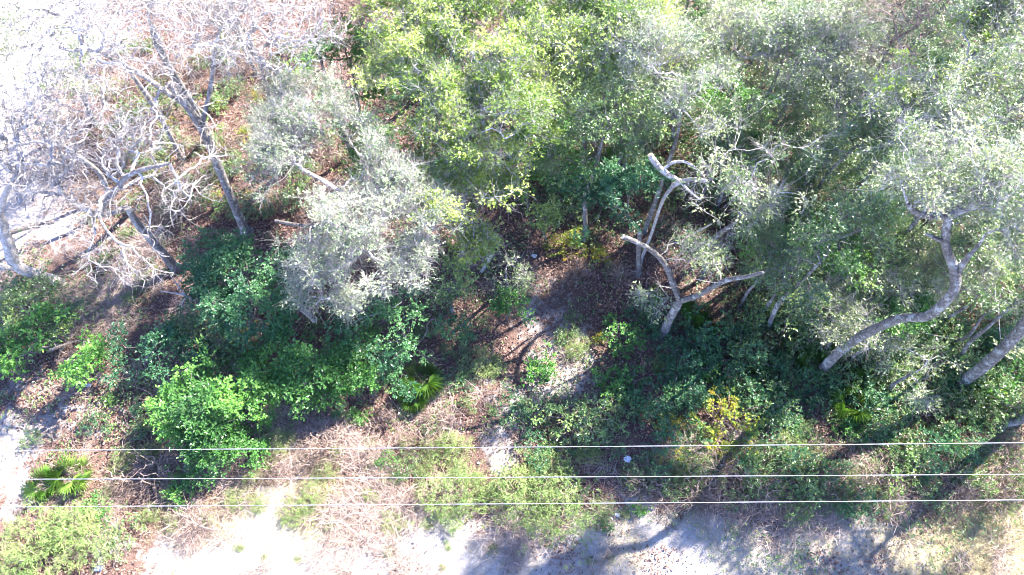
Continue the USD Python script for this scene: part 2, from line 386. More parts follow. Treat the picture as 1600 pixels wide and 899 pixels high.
usdkit.material(stage, '/World/Looks/ground', {
    'g': ('geometry', {}),
    'sand': ('attribute', {'attribute': 'sand'}), 'turf': ('attribute', {'attribute': 'turf'}),
    'n1': ('noise_texture', {'scale': 0.9, 'detail': 8.0, 'roughness': 0.65}),
    'n2': ('noise_texture', {'scale': 7.0, 'detail': 6.0, 'roughness': 0.7}),
    'n3': ('noise_texture', {'scale': 38.0, 'detail': 4.0, 'roughness': 0.7}),
    'n4': ('noise_texture', {'scale': 2.6, 'detail': 6.0, 'roughness': 0.7}),
    'lit': ('rgb_ramp', {'ramp': [(0.30, (0.045, 0.028, 0.024)), (0.5, (0.125, 0.078, 0.062)), (0.66, (0.25, 0.165, 0.135)), (0.8, (0.36, 0.27, 0.23))]}),
    'snd': ('rgb_ramp', {'ramp': [(0.3, (0.24, 0.205, 0.175)), (0.55, (0.34, 0.31, 0.28)), (0.75, (0.46, 0.435, 0.41))]}),
    'trf': ('rgb_ramp', {'ramp': [(0.3, (0.16, 0.13, 0.07)), (0.55, (0.30, 0.25, 0.14)), (0.75, (0.42, 0.36, 0.24))]}),
    'a1': ('math', {'math_type': 'multiply_add', 'value2': 1.7, 'value3': -0.85}),
    'a2': ('math', {'math_type': 'add'}),
    'ss': ('map_range', {'range_type': 'smoothstep', 'from_min': 0.34, 'from_max': 0.66, 'clamp': True}),
    'b1': ('math', {'math_type': 'multiply_add', 'value2': 1.6, 'value3': -0.8}),
    'b2': ('math', {'math_type': 'add'}),
    'tt': ('map_range', {'range_type': 'smoothstep', 'from_min': 0.35, 'from_max': 0.65, 'clamp': True}),
    'm1': ('mix_color', {}), 'm2': ('mix_color', {}),
    'sum': ('math', {'math_type': 'add'}),
    'bp': ('bump', {'strength': 0.8, 'distance': 0.05}),
    'p': ('principled_bsdf', {'roughness': 0.95, 'specular_ior_level': 0.15})},
    [('g.position', f'n{k}.vector') for k in (1, 2, 3, 4)] + [
        ('n3.fac', 'lit.fac'), ('n2.fac', 'snd.fac'), ('n2.fac', 'trf.fac'),
        ('n4.fac', 'a1.value1'), ('a1.value', 'a2.value1'), ('sand.fac', 'a2.value2'), ('a2.value', 'ss.value'),
        ('n2.fac', 'b1.value1'), ('b1.value', 'b2.value1'), ('turf.fac', 'b2.value2'), ('b2.value', 'tt.value'),
        ('lit.color', 'm1.a'), ('snd.color', 'm1.b'), ('ss.result', 'm1.fac'),
        ('m1.result', 'm2.a'), ('trf.color', 'm2.b'), ('tt.result', 'm2.fac'), ('m2.result', 'p.base_color'),
        ('n2.fac', 'sum.value1'), ('n3.fac', 'sum.value2'), ('sum.value', 'bp.height'), ('bp.normal', 'p.normal')], surface='p.BSDF')

# ------------------------------------------------------------------ ground: one sheet to the horizon, sand / litter / turf
SAND = [(10, 690, 1.3, .8), (40, 610, 1.2, .5), (110, 590, 1.2, .5), (150, 640, 1.5, .42), (70, 660, 1.2, .5), (30, 330, 3.0, .75), (20, 130, 3.4, 1.0), (-120, 300, 5, 1.0), (-60, 60, 6.5, 1.0),
        (180, 400, 2.3, .45), (150, 470, 1.6, .5), (775, 690, .55, .95), (785, 720, .5, .9), (880, 580, 1.4, .72), (850, 500, 1.4, .55), (885, 540, 1.1, .66), (905, 620, .9, .6), (815, 640, .9, .6), (860, 450, .8, .5), (760, 600, 1.0, .45), (590, 610, 1.0, .3), (470, 400, .1, .1), (560, 800, 1.3, .6), (640, 830, 1.4, .7), (420, 870, 2.2, .95),
        (560, 880, 2.2, 1.0), (300, 890, 1.6, .9), (700, 870, 1.8, .9), (850, 880, 2.2, .85), (1000, 870, 2.0, .75), (1120, 870, 1.8, .85), (1240, 860, 1.6, .6), (1350, 880, 1.6, .45), (20, 770, 1.2, .6), (10, 830, 1.0, .35), (480, 730, 1.0, .35)]
TURF = [(1200, 880, 1.6, .34), (1330, 885, 2.0, .42), (1450, 870, 2.2, .55), (1570, 850, 2.4, .65), (1650, 880, 4, 1.0), (980, 850, 1.2, .35), (330, 810, 1.4, .45), (480, 790, 1.5, .5), (220, 440, 1.5, .5)]


def zone(blobs, x, y):
    s = np.zeros_like(x)
    for px, py, r, a in blobs:
        c = at(px, py)
        s = np.maximum(s, a * np.exp(-(((x - c[0]) ** 2 + (y - c[1]) ** 2) / r ** 2) ** 1.5 * 0.7))
    return s


def roadside(x, y):
    """The sandy verge along the bottom of the picture and beyond it."""
    edge = 3.05 + 0.07 * np.clip(x, -12, 14) + 0.9 * (meshkit.noise(np.stack([x * 0.5, y * 0.2, 0 * x], -1), 9) - 0.5)
    s = np.clip((edge - y) / 0.8 + 0.5, 0, 1)
    return s * np.clip((x + 11.5) / 2.5, 0.15, 1)


def sand_amount(x, y):
    return np.maximum(zone(SAND, x, y), roadside(x, y) * np.clip(0.95 - 0.03 * (x - 5), 0.62, 0.95))


def turf_amount(x, y):
    far = np.clip((np.hypot(x, y - 14) - 45) / 20, 0, 1) * 0.7
    return np.maximum(np.maximum(zone(TURF, x, y), roadside(x, y) * np.clip((x - 5) * 0.05, 0, 0.34)), far)


def axis_steps(lo, hi, step, far):
    mid = np.arange(lo, hi + step, step)
    out = hi + np.cumsum(step * 1.22 ** np.arange(1, 40)); out = out[out < far]
    inn = lo - np.cumsum(step * 1.22 ** np.arange(1, 40)); inn = inn[inn > -far]
    return np.concatenate([inn[::-1], mid, out])


gx, gy = axis_steps(-25, 25, 0.2, 900), axis_steps(-1, 30, 0.2, 900)
GX, GY = np.meshgrid(gx, gy)
gv = np.stack([GX, GY, gh(GX, GY)], -1).reshape(-1, 3)
_i = (np.arange(len(gy) - 1)[:, None] * len(gx) + np.arange(len(gx) - 1)[None]).ravel()
gf = np.stack([_i, _i + 1, _i + 1 + len(gx), _i + len(gx)], 1)
ground = part('/World', 'ground', gv, gf, 'ground', smooth=True)
tag(ground, 'sandy ground covered with rusty leaf litter, paler sand along the verge', 'ground', kind='structure')
for nm, fn in (('sand', sand_amount), ('turf', turf_amount)):
    UsdGeom.PrimvarsAPI(UsdGeom.Mesh(ground)).CreatePrimvar(nm, Sdf.ValueTypeNames.FloatArray, 'vertex').Set(Vt.FloatArray.FromNumpy(fn(gv[:, 0], gv[:, 1]).astype(np.float32)))


# ------------------------------------------------------------------ trees
def on_ground(px, py):
    p = at(px, py)
    p[2] = gh(p[0], p[1])
    return p


def path_of(base, pts):
    """base (px, py, r) and (px, py, z, r) rows -> rows (x, y, z, r) from the ground up."""
    g = on_ground(base[0], base[1])
    rows = [[g[0], g[1], g[2] - 0.12, base[2] * 2.0], [g[0], g[1], g[2] + 0.1, base[2] * 1.35], [g[0], g[1], g[2] + 0.4, base[2]]]
    rows += [[*at(px, py, z), r] for px, py, z, r in pts]
    return rows


def path_at(pts):
    return [[*at(px, py, z), r] for px, py, z, r in pts]


def lobes_of(rows):
    return [(*at(r[0], r[1], r[2]), r[3], r[3] * (r[4] if len(r) > 4 else 1.0), r[3] * (r[5] if len(r) > 5 else 0.58)) for r in rows]


KIND = {   # leaf material, bark, twig material, tips per r^2, leaves per tip, spread, length, width, extra grey twigs per r^2, gap
    'lichen': ('leaf_lichen', 'bark_dark', 'twig_grey', 125, 40, 0.21, 0.076, 0.034, 480, 0.385),
    'live':   ('leaf_live_oak', 'bark_oak', 'bark_oak', 115, 40, 0.22, 0.082, 0.04, 140, 0.45),
    'grey':   ('leaf_grey_oak', 'bark_oak', 'twig_grey', 120, 38, 0.22, 0.078, 0.037, 270, 0.44),
    'laurel': ('leaf_laurel', 'bark_dark', 'twig_grey', 115, 46, 0.20, 0.085, 0.04, 190, 0.44),
    'green':  ('leaf_green', 'bark_dark', 'bark_dark', 90, 48, 0.15, 0.09, 0.048, 0, 0.41),
    'teal':   ('leaf_teal', 'bark_dark', 'bark_dark', 90, 48, 0.16, 0.085, 0.043, 0, 0.41),
    'white':  (None, 'bark_bare', 'bark_bare', 85, 0, 0, 0, 0, 0, 0.22),
    'bare':   (None, 'bark_grey', 'bark_bare', 85, 0, 0, 0, 0, 0, 0.22),
    'brown':  (None, 'bark_dark', 'twig_brown', 130, 0, 0, 0, 0, 0, 0.22),
}


def quats(rng, n, tilt):
    yaw = rng.uniform(0, 6.283, n); a = rng.uniform(0, 6.283, n); b = rng.normal(size=n) * tilt
    w1, z1 = np.cos(yaw / 2), np.sin(yaw / 2)
    w2, x2, y2 = np.cos(b / 2), np.sin(b / 2) * np.cos(a), np.sin(b / 2) * np.sin(a)
    return np.stack([w2 * w1, x2 * w1 + y2 * z1, y2 * w1 - x2 * z1, w2 * z1], 1)


def sprays(t, lm, T, D, per, sig, L, W, seed, kinds=5):
    """The crown: one leafy spray at each twig end; sprays of one tone gather together."""
    rng = R0(seed + 5)
    inst = UsdGeom.PointInstancer.Define(stage, numbered(str(t.GetPath()), 'crown'))
    p = str(inst.GetPath())
    for k in range(kinds):
        n = int(per * 1.35)
        m = 6                                                    # leaves sit along shoots that spread from the twig end
        az_ = np.arange(m) * 2 * np.pi / m + rng.normal(size=m) * .35
        sh = unit(np.c_[np.cos(az_), np.sin(az_), rng.uniform(.05, .8, m)])
        ln = sig * rng.uniform(1.1, 2.3, m)
        j = rng.integers(0, m, n)
        t_ = rng.uniform(.12, 1.0, n) ** .8
        P = sh[j] * (ln[j] * t_)[:, None] - [0, 0, 1] * (ln[j] * t_ ** 2 * .35)[:, None] + rng.normal(size=(n, 3)) * .016
        A = unit(sh[j] * .75 + rng.normal(size=(n, 3)) * [.65, .65, .4])
        N = rng.normal(size=(n, 3)) * .42 + [.08, .06, .95]
        N = unit(N - A * (N * A).sum(1, keepdims=True))
        s = rng.uniform(.5, 1.3, n)
        v, f = leaf_quads(P, A, N, L * s, W * s)
        tone = .5 + .42 * (k - (kinds - 1) / 2) / (kinds - 1) * 2 * .7
        pr = part(p, 'spray', v, f, lm, tint=np.repeat(np.clip(tone + rng.normal(size=n) * .1, 0, 1), 4))
        inst.GetPrototypesRel().AddTarget(pr.GetPath())
    n = len(T)
    q = quats(rng, n, .3)
    w = (meshkit.noise(T * .8 + seed, seed) - .5) * 1.9 + .5 + rng.normal(size=n) * .16
    inst.CreatePositionsAttr(Vt.Vec3fArray.FromNumpy(T.astype(np.float32)))
    inst.CreateOrientationsAttr(Vt.QuathArray([Gf.Quath(float(a), float(b), float(c), float(d)) for a, b, c, d in q]))
    inst.CreateScalesAttr(Vt.Vec3fArray.FromNumpy(np.repeat(rng.uniform(.75, 1.25, n)[:, None], 3, 1).astype(np.float32)))
    inst.CreateProtoIndicesAttr(Vt.IntArray.FromNumpy(np.clip((w * kinds).astype(int), 0, kinds - 1).astype(np.int32)))
    tag(inst.GetPrim(), kind='stuff')
    sprays.leaves = getattr(sprays, 'leaves', 0) + n * int(per * 1.35)


def tree(name, label, kind, base, trunk, lobes, seed, limbs=(), cuts=(), cat='tree', group=None, dense=1.0, shell=0.5, tip=None, solid=False):
    rng = R0(seed)
    lm, bark, twig, tips, per, sig, L, W, extra, gap = KIND[kind]
    lob = lobes_of(lobes) if not isinstance(lobes, np.ndarray) else [tuple(l) for l in lobes]
    rows = path_of(base, trunk) if not isinstance(base, np.ndarray) else [list(r) for r in trunk]
    org = np.array([rows[0][0], rows[0][1], gh(rows[0][0], rows[0][1])])
    if len(rows) < 5:                                            # a trunk that is not seen: lead it up into the crown
        w = np.array([l[3] ** 2 for l in lob]); c = (np.array([l[:3] for l in lob]) * w[:, None]).sum(0) / w.sum()
        a = np.array(rows[-1][:3])
        for t in (0.35, 0.7, 0.95):
            q = a + (c - a) * t + rng.normal(size=3) * [0.22, 0.22, 0] * (1 - abs(2 * t - 1))
            rows.append([*q, max(0.03, rows[1][3] * (1 - 0.75 * t))])
    t = thing(name, label, cat, org, group=group)
    v, f = limb_tube(rows, seed)
    part(t, 'trunk', v, f, bark, smooth=True, origin=org)
    roots = [spline(rows, 0.25)]
    k0 = int(len(roots[0]) * (0.45 if kind not in ('green', 'teal') else 0.2))
    roots[0] = roots[0][k0:]
    for i, lrows in enumerate(limbs):
        v, f = limb_tube(lrows, seed + 11 + i, sides=8)
        lp = part(t, 'limb', v, f, bark, smooth=True, origin=org)
        s = spline(lrows, 0.25)
        roots.append(s[int(len(s) * 0.4):])
        if i in cuts:
            e, d = np.array(lrows[-1][:3]), unit(np.array(lrows[-1][:3]) - np.array(lrows[-2][:3]))
            r = lrows[-1][3]
            v, f = prisms((e + d * r * 0.1)[None], (e + d * r * 0.42)[None], np.array([r * 0.9]), np.array([r * 0.8]), 10)
            v = np.vstack([v, e + d * r * 0.44]); f3 = np.vstack([f[:, [0, 1, 2]], f[:, [0, 2, 3]], np.stack([np.arange(10) + 10, (np.arange(10) + 1) % 10 + 10, np.full(10, 20)], 1)])
            part(lp, 'broken_end', v, f3, 'cut_wood', origin=org)
    roots = np.vstack(roots)
    pts = lobe_points(rng, lob, tips * dense, shell, seed, gap)
    A, M, B, cnt, leafy, par = grow(rng, roots, pts, 0.1 if kind in ('bare', 'white', 'brown') else 0.12)
    tipr = tip or {'bare': 0.0075, 'white': 0.0075, 'brown': 0.005}.get(kind, 0.005)
    v, f = branch_mesh(A, M, B, cnt, tipr, 0.42, roots[:, 3].max() * 0.75)
    tag(part(t, 'branches', v, f, twig, origin=org), kind='stuff')
    if kind in ('bare', 'white', 'brown') or extra:
        n = int(len(B) * (1.8 if kind in ('bare', 'white', 'brown') else 3.0 * extra / 100))
        k = rng.integers(0, len(B), n)
        d = unit(unit(B[k] - A[k]) * 0.7 + rng.normal(size=(n, 3)) * 0.8)
        ln = rng.uniform(0.18, 0.55, n) if kind in ('bare', 'white', 'brown') else rng.uniform(0.15, 0.55, n)
        w = rng.random(n)[:, None]
        s0 = A[k] * w + B[k] * (1 - w) if kind in ('bare', 'white', 'brown') else B[k]
        m0 = s0 + d * ln[:, None] * 0.5
        e0 = m0 + unit(d + rng.normal(size=(n, 3)) * 0.35) * ln[:, None] * 0.5
        q = 0.0042 if kind in ('bare', 'white', 'brown') else 0.003
        parts = [prisms(s0, m0, np.full(n, q), np.full(n, q * 0.85), 3), prisms(m0, e0, np.full(n, q * 0.85), np.full(n, q * 0.6), 3),
                 prisms(e0, e0 + unit(d + rng.normal(size=(n, 3)) * 0.6 - [0, 0, .25]) * ln[:, None] * 0.4, np.full(n, q * 0.6), np.full(n, q * 0.35), 3)]
        v, f = merge(parts)
        tag(part(t, 'twigs', v, f, twig, origin=org), kind='stuff')
    if lm:
        sel = leafy | (cnt < 4)
        T, D = B[sel], (B - M)[sel]
        if solid:
            v, f, tt = leaves_at(rng, T, D, per, sig, L, W, seed)
            tag(part(t, 'crown', v, f, lm, tint=tt, origin=org), kind='stuff')
        else:
            sprays(t, lm, T - org, D, per, sig, L, W, seed)
    return t


def under(px, py, z, dx=0.0, dy=0.0):
    """The pixel of the ground right under a crown centre, as a trunk base."""
    p = at(px, py, z)
    d = np.array([p[0] + dx, p[1] + dy, 0]) - [0, 0, CAM_H]
    c = d @ _F
    return 800 + FPX * d[0] / c, 449.5 - FPX * (d @ _U) / c


def crown_tree(name, label, kind, lobes, seed, r=0.085, **k):
    w = sum(l[3] for l in lobes)
    c = [sum(l[i] * l[3] for l in lobes) / w for i in range(3)]
    return tree(name, label, kind, (*under(*c), r), [], lobes, seed, **k)


# bare deciduous trees, upper left
tree('bare_tree', 'tall leafless tree with pale spreading limbs, trunk foot beside the teal green thicket', 'bare', (385, 362, .17),
     [(345, 270, 3.6, .15), (315, 200, 5.8, .13), (265, 130, 7.6, .1)],
     [(230, 100, 9, 1.9), (140, 70, 9.3, 1.7), (320, 70, 8.6, 1.5), (280, 190, 7.6, 1.1), (200, 30, 9.6, 1.6)], 101,
     limbs=[path_at([(315, 200, 5.8, .09), (330, 130, 7.0, .07), (335, 70, 8.2, .045)]), path_at([(290, 165, 6.7, .09), (210, 110, 8.0, .075), (130, 70, 9.2, .04)])])
tree('bare_tree', 'low wide leafless tree with tangled white branches over the fallen logs', 'bare', (275, 420, .16),
     [(240, 378, 2.0, .145), (215, 350, 3.15, .13), (200, 325, 4.2, .11)],
     [(170, 290, 6, 1.9, 1, .6), (255, 270, 6.3, 1.7, 1, .6), (200, 380, 5.2, 1.35, 1, .55), (100, 300, 6, 1.5), (290, 320, 5.2, 1.0), (130, 220, 6.5, 1.3)], 102,
     limbs=[path_at([(150, 335, 5.2, .085), (175, 305, 6.2, .085), (205, 272, 7.0, .075), (265, 255, 7.5, .045)]), path_at([(200, 325, 4.2, .1), (150, 335, 5.2, .085), (95, 300, 6.0, .05)])])
tree('bare_tree', 'thick sunlit white leaning trunk at the left edge beneath bare boughs', 'white', (95, 445, .15),
     [(60, 430, 1.2, .17), (25, 415, 2.25, .19), (14, 385, 3.1, .19), (-4, 335, 4.3, .17), (-30, 290, 5.6, .13)],
     [(20, 240, 7, 1.8), (-60, 200, 7.5, 2.2), (60, 190, 7.4, 1.4), (20, 130, 8.2, 1.6)], 103,
     limbs=[path_at([(20, 418, 2.3, .11), (-8, 420, 3.0, .1), (-60, 430, 4.0, .06)]), path_at([(-4, 335, 4.3, .1), (10, 300, 5.6, .08), (30, 265, 6.6, .05)])])
tree('bare_tree', 'leafless tree with crooked pale fork above the grey lichen oak', 'bare', (500, 215, .15),
     [(470, 150, 4.6, .13), (455, 130, 5.6, .13), (432, 108, 6.3, .12)],
     [(410, 50, 8, 1.5), (470, 60, 8, 1.4), (430, 10, 8.6, 1.6), (390, 100, 7.2, 1.1)], 104, limbs=[path_at([(432, 108, 6.3, .1), (405, 95, 6.9, .07), (380, 60, 7.6, .04)])])
tree('bare_tree', 'slender twin stemmed leafless tree near the top edge', 'bare', (330, 215, .12),
     [(280, 130, 5.0, .11), (255, 85, 6.5, .1), (240, 40, 7.7, .07)], [(215, 20, 8.6, 1.5), (260, -20, 9, 1.6), (300, 20, 8.2, 1.3), (180, -30, 9, 1.5)], 105,
     limbs=[path_at([(262, 105, 6.0, .08), (240, 60, 7.2, .06), (228, 0, 8.6, .03)])])
crown_tree('bare_tree', 'whitish leafless tree beyond the sandy clearing, topmost at left', 'bare', [(110, 0, 8, 1.5), (60, 30, 7.5, 1.3), (160, -40, 8.5, 1.7)], 106)
crown_tree('bare_tree', 'fine twigged leafless tree between the twin stemmed one and the crooked fork', 'bare', [(350, 0, 8, 1.6), (330, -40, 8.8, 1.7), (390, 20, 7.4, 1.2)], 107)
crown_tree('bare_tree', 'hazy grey leafless tree over the white clearing at the left edge', 'bare', [(50, 130, 6, 1.3), (0, 180, 5.5, 1.4), (90, 200, 5.5, 1.2)], 108)
crown_tree('small_oak', 'small olive green tree among bare branches left of the clearing', 'grey', [(115, 120, 4.0, 1.3, 1, .6), (60, 80, 3.8, 1.1), (15, 50, 4, 1.2)], 109, dense=.6)
crown_tree('brown_tree', 'dark brown twiggy tree between two pale green crowns near the top edge', 'brown', [(1400, 50, 8, 1.3), (1380, 100, 7, 1.0), (1430, 10, 8.6, 1.2)], 110)
crown_tree('brown_tree', 'dark leafless thicket tree behind the bare crooked fork', 'brown', [(510, 20, 7.5, 1.2), (545, 40, 6.5, 1.0), (400, 130, 5, .9)], 111, dense=.8)

# grey lichen oak, left of the middle
tree('lichen_oak', 'silver grey lichen covered oak with fuzzy drooping crown, left of centre', 'lichen', (540, 425, .11), [],
     [(490, 195, 6.4, 1.6), (455, 180, 6.4, 1.2), (450, 245, 6.2, 1.2), (530, 245, 6.3, 1.4), (570, 310, 5.9, 1.4), (625, 345, 5.6, 1.2), (535, 380, 5.3, 1.1), (575, 425, 4.7, 1.1), (505, 420, 4.6, .8), (645, 395, 5.0, .7), (540, 455, 4.2, .6)], 120,
     limbs=[path_at([(430, 345, 5.6, .05), (470, 352, 5.7, .06), (505, 350, 5.8, .07), (540, 358, 5.8, .055), (575, 392, 5.3, .03)]), path_at([(490, 352, 5.7, .05), (475, 390, 5.0, .04), (485, 450, 4.0, .02)])], dense=1.4)
# laurel oaks, top middle
tree('laurel_oak', 'tall bright yellow green tree in the top middle with a long drooping front', 'laurel', (722, 415, .11),
     [(724, 340, 3.3, .1), (725, 260, 5.6, .085), (735, 210, 6.2, .06)],
     [(690, 90, 7.2, 1.75), (790, 95, 7.2, 1.85), (625, 95, 6.8, 1.25), (760, 170, 7.0, 1.6), (835, 150, 6.8, 1.3), (700, 190, 6.6, 1.2), (740, 250, 6.0, 1.3), (695, 240, 5.8, 1.0), (745, 320, 4.6, 1.1), (870, 95, 7.2, 1.1), (735, 370, 3.2, .8), (720, 300, 5.6, .9)], 130, dense=1.45)
crown_tree('laurel_oak', 'yellow green tree crown right of the tall one at the top, darker gaps below', 'laurel', [(930, 65, 7.4, 1.45), (985, 75, 7.2, 1.15), (900, 30, 7.6, 1.4), (960, 20, 7.8, 1.4)], 131, dense=1.3)
crown_tree('laurel_oak', 'yellow green treetop cut by the top edge, left of the tall one', 'laurel', [(630, 15, 7.4, 1.3), (700, -20, 7.6, 1.6), (790, -10, 7.6, 1.5)], 132, dense=1.3)
GREEN_A = crown_tree('green_oak', 'mid green slender tree squeezed between the crooked fork and the tall yellow green tree', 'green', [(520, 100, 5.8, 1.1), (560, 130, 5.4, 1.05), (590, 90, 5.8, .9), (540, 60, 6.0, 1.0), (555, 190, 4.2, .7)], 133, solid=True)
# dark and grey green oaks, middle
tree('dark_oak', 'dark green low oak over rusty litter, in front of the white snag', 'teal', (995, 430, .11),
     [(998, 395, 1.6, .1), (1000, 360, 3.05, .085)], [(985, 315, 5.2, 1.1), (945, 350, 4.4, .85), (1010, 290, 5.6, .8), (930, 300, 5, .7)], 140)
OAK_A = crown_tree('oak', 'grey green oak with dark hollow on its left side, above the dark low oak', 'live', [(965, 170, 7.2, 1.25), (920, 205, 6.8, 1.0), (985, 195, 6.8, .8), (900, 260, 5.4, .8)], 141, solid=True)
OAK_B = crown_tree('oak', 'grey green oak behind the white snag with a stringy pale top', 'grey', [(1060, 140, 8, 1.35), (1120, 170, 7.8, 1.15), (1110, 220, 7, .7), (1030, 80, 8.4, 1.1)], 142, solid=True)
crown_tree('oak', 'silvery oak right of the white snag, its crown hanging over dark gaps', 'grey', [(1180, 250, 7.0, 1.55), (1240, 205, 7.4, 1.3), (1150, 320, 6.0, 1.25), (1100, 385, 4.6, 1.0), (1150, 280, 6.2, .8), (1195, 330, 5.6, .9)], 143, dense=1.15)
crown_tree('oak', 'pale green oak crown at the top, widest right of the middle', 'grey', [(1180, 60, 7.4, 1.65), (1260, 40, 7.5, 1.65), (1330, 55, 7.4, 1.55), (1280, 110, 7.0, 1.25), (1110, 60, 7.2, 1.25), (1210, 120, 7, 1.1)], 144)
crown_tree('oak', 'loose green oak left of the tall curved trunk, shaded at its foot', 'live', [(1310, 365, 6.6, 1.4), (1345, 315, 7.2, 1.05), (1285, 435, 5, 1.25), (1240, 495, 3.4, 1.0), (1230, 420, 4.6, .9)], 145)
OAK_C = crown_tree('oak', 'dull green oak in the gap between silvery crown and curved trunk', 'live', [(1330, 230, 6.5, 1.1), (1370, 270, 6.4, 1.0), (1300, 190, 6.6, 1.0)], 146, solid=True)
# tall oaks, right
tree('curved_oak', 'tall oak with thick curved grey trunk and twisting limbs, right side', 'grey', (1275, 585, 0.170),
     [(1330, 535, 2.95, 0.145), (1400, 500, 5.2, 0.132), (1450, 493, 6.3, 0.128), (1488, 458, 7.6, 0.123), (1492, 425, 8.2, 0.111), (1478, 385, 8.8, 0.102), (1480, 350, 9.4, 0.098), (1487, 333, 9.7, 0.093)],
     [(1500, 235, 10.8, 1.55), (1430, 250, 10.2, 1.25), (1560, 280, 10.4, 1.35), (1590, 350, 9.6, 1.0), (1570, 230, 10.6, 1.1)], 150,
     limbs=[path_at([(1487, 333, 9.7, .12), (1460, 338, 10.0, .09), (1430, 332, 10.3, .075), (1418, 318, 10.6, .05)]),
            path_at([(1487, 333, 9.7, .13), (1510, 324, 10.0, .11), (1528, 318, 10.3, .09), (1530, 290, 10.8, .06)]),
            path_at([(1497, 425, 8.2, .08), (1510, 405, 8.7, .065), (1530, 383, 9.2, .04)]), path_at([(1476, 378, 8.9, .07), (1460, 372, 9.1, .05), (1448, 366, 9.3, .03)])], dense=1.35)
tree('leaning_oak', 'oak with smooth dark leaning trunk at the right edge', 'live', (1490, 605, .2),
     [(1540, 570, 2.0, .18), (1592, 518, 4.0, .17), (1640, 440, 6.0, .14)], [(1680, 350, 8, 1.9), (1600, 430, 6, .8), (1720, 450, 7, 1.6), (1650, 280, 8.6, 1.3)], 151)
tree('slim_oak', 'slim grey stemmed tree beside the leaning trunk at right', 'live', (1485, 570, .07), [(1515, 535, 1.9, .065), (1545, 510, 2.9, .06), (1590, 470, 4.2, .045)], [(1620, 430, 5.2, .8), (1590, 480, 4.4, .6)], 152)
tree('leaning_oak', 'thick low trunk half hidden in shade at the lower right edge', 'live', (1560, 668, .13), [(1610, 650, 1.2, .12), (1680, 600, 3.4, .1)], [(1760, 500, 7, 2.2), (1800, 600, 6, 1.8)], 153)
crown_tree('laurel_oak', 'yellow tinged pale oak crown near the top right corner', 'laurel', [(1480, 80, 9.6, 1.25), (1440, 130, 9, .9), (1520, 60, 9.8, 1.1), (1560, 110, 9.4, .7), (1400, 165, 8.6, .7)], 154, dense=1.4)
crown_tree('oak', 'grey stringy oak crown filling the right edge below the corner', 'grey', [(1570, 190, 9.8, 1.5), (1520, 150, 9.4, 1.1), (1600, 110, 10, 1.5), (1620, 250, 9.2, 1.4)], 155)
crown_tree('oak', 'grey oak crown in the top right corner', 'grey', [(1580, 20, 10, 1.6), (1640, 60, 10, 1.6), (1520, -20, 10, 1.6)], 156)
crown_tree('oak', 'sparse grey oak between the yellow tinged crown and the curved trunk', 'grey', [(1410, 190, 8.2, 1.15), (1390, 150, 8.2, 1.0), (1450, 180, 8.6, 1.0)], 157)

# the broken oak
tree('broken_oak', 'oak whose bleached trunk forks into a snapped limb and a long right limb', 'grey', (1035, 525, 0.156),
     [(1050, 492, 1.7, 0.140), (1062, 470, 2.9, 0.133)], [(1100, 415, 5.0, .7), (1075, 395, 5.2, .5), (1020, 465, 3.4, .5)], 160,
     limbs=[path_at([(1062, 470, 2.9, 0.109), (1052, 445, 3.8, 0.094), (1040, 415, 4.7, 0.086), (1022, 395, 5.3, 0.078), (1000, 381, 5.7, 0.074), (974, 370, 5.95, 0.070)]),
            path_at([(1062, 470, 2.9, 0.109), (1085, 464, 3.6, 0.090), (1108, 452, 4.4, 0.078), (1135, 438, 5.3, 0.074), (1165, 433, 6.1, 0.062), (1192, 426, 6.8, 0.047)])], cuts=(0,), dense=.55)
tree('snag', 'bleached snag with broken tip and forked bare limbs above the dark oak', 'white', (1000, 412, .06),
     [(1018, 365, 2.2, .055), (1035, 315, 4.2, .055), (1052, 290, 5.0, .06)], [(1090, 290, 5.8, .35), (1085, 310, 5.6, .3)], 161,
     limbs=[path_at([(1062, 283, 5.4, .085), (1042, 272, 5.8, .09), (1026, 258, 6.1, .09), (1016, 243, 6.4, .085)]), path_at([(1052, 290, 5.0, .08), (1066, 283, 5.4, .07), (1085, 280, 5.8, .06), (1104, 283, 6.1, .04)]),
            path_at([(1034, 266, 5.95, .05), (1052, 254, 6.2, .045), (1070, 253, 6.3, .04), (1086, 262, 6.2, .035), (1099, 275, 6.0, .02)]), path_at([(1062, 284, 5.4, .05), (1078, 300, 5.3, .035), (1094, 312, 5.3, .02)])], cuts=(0,), dense=.5)

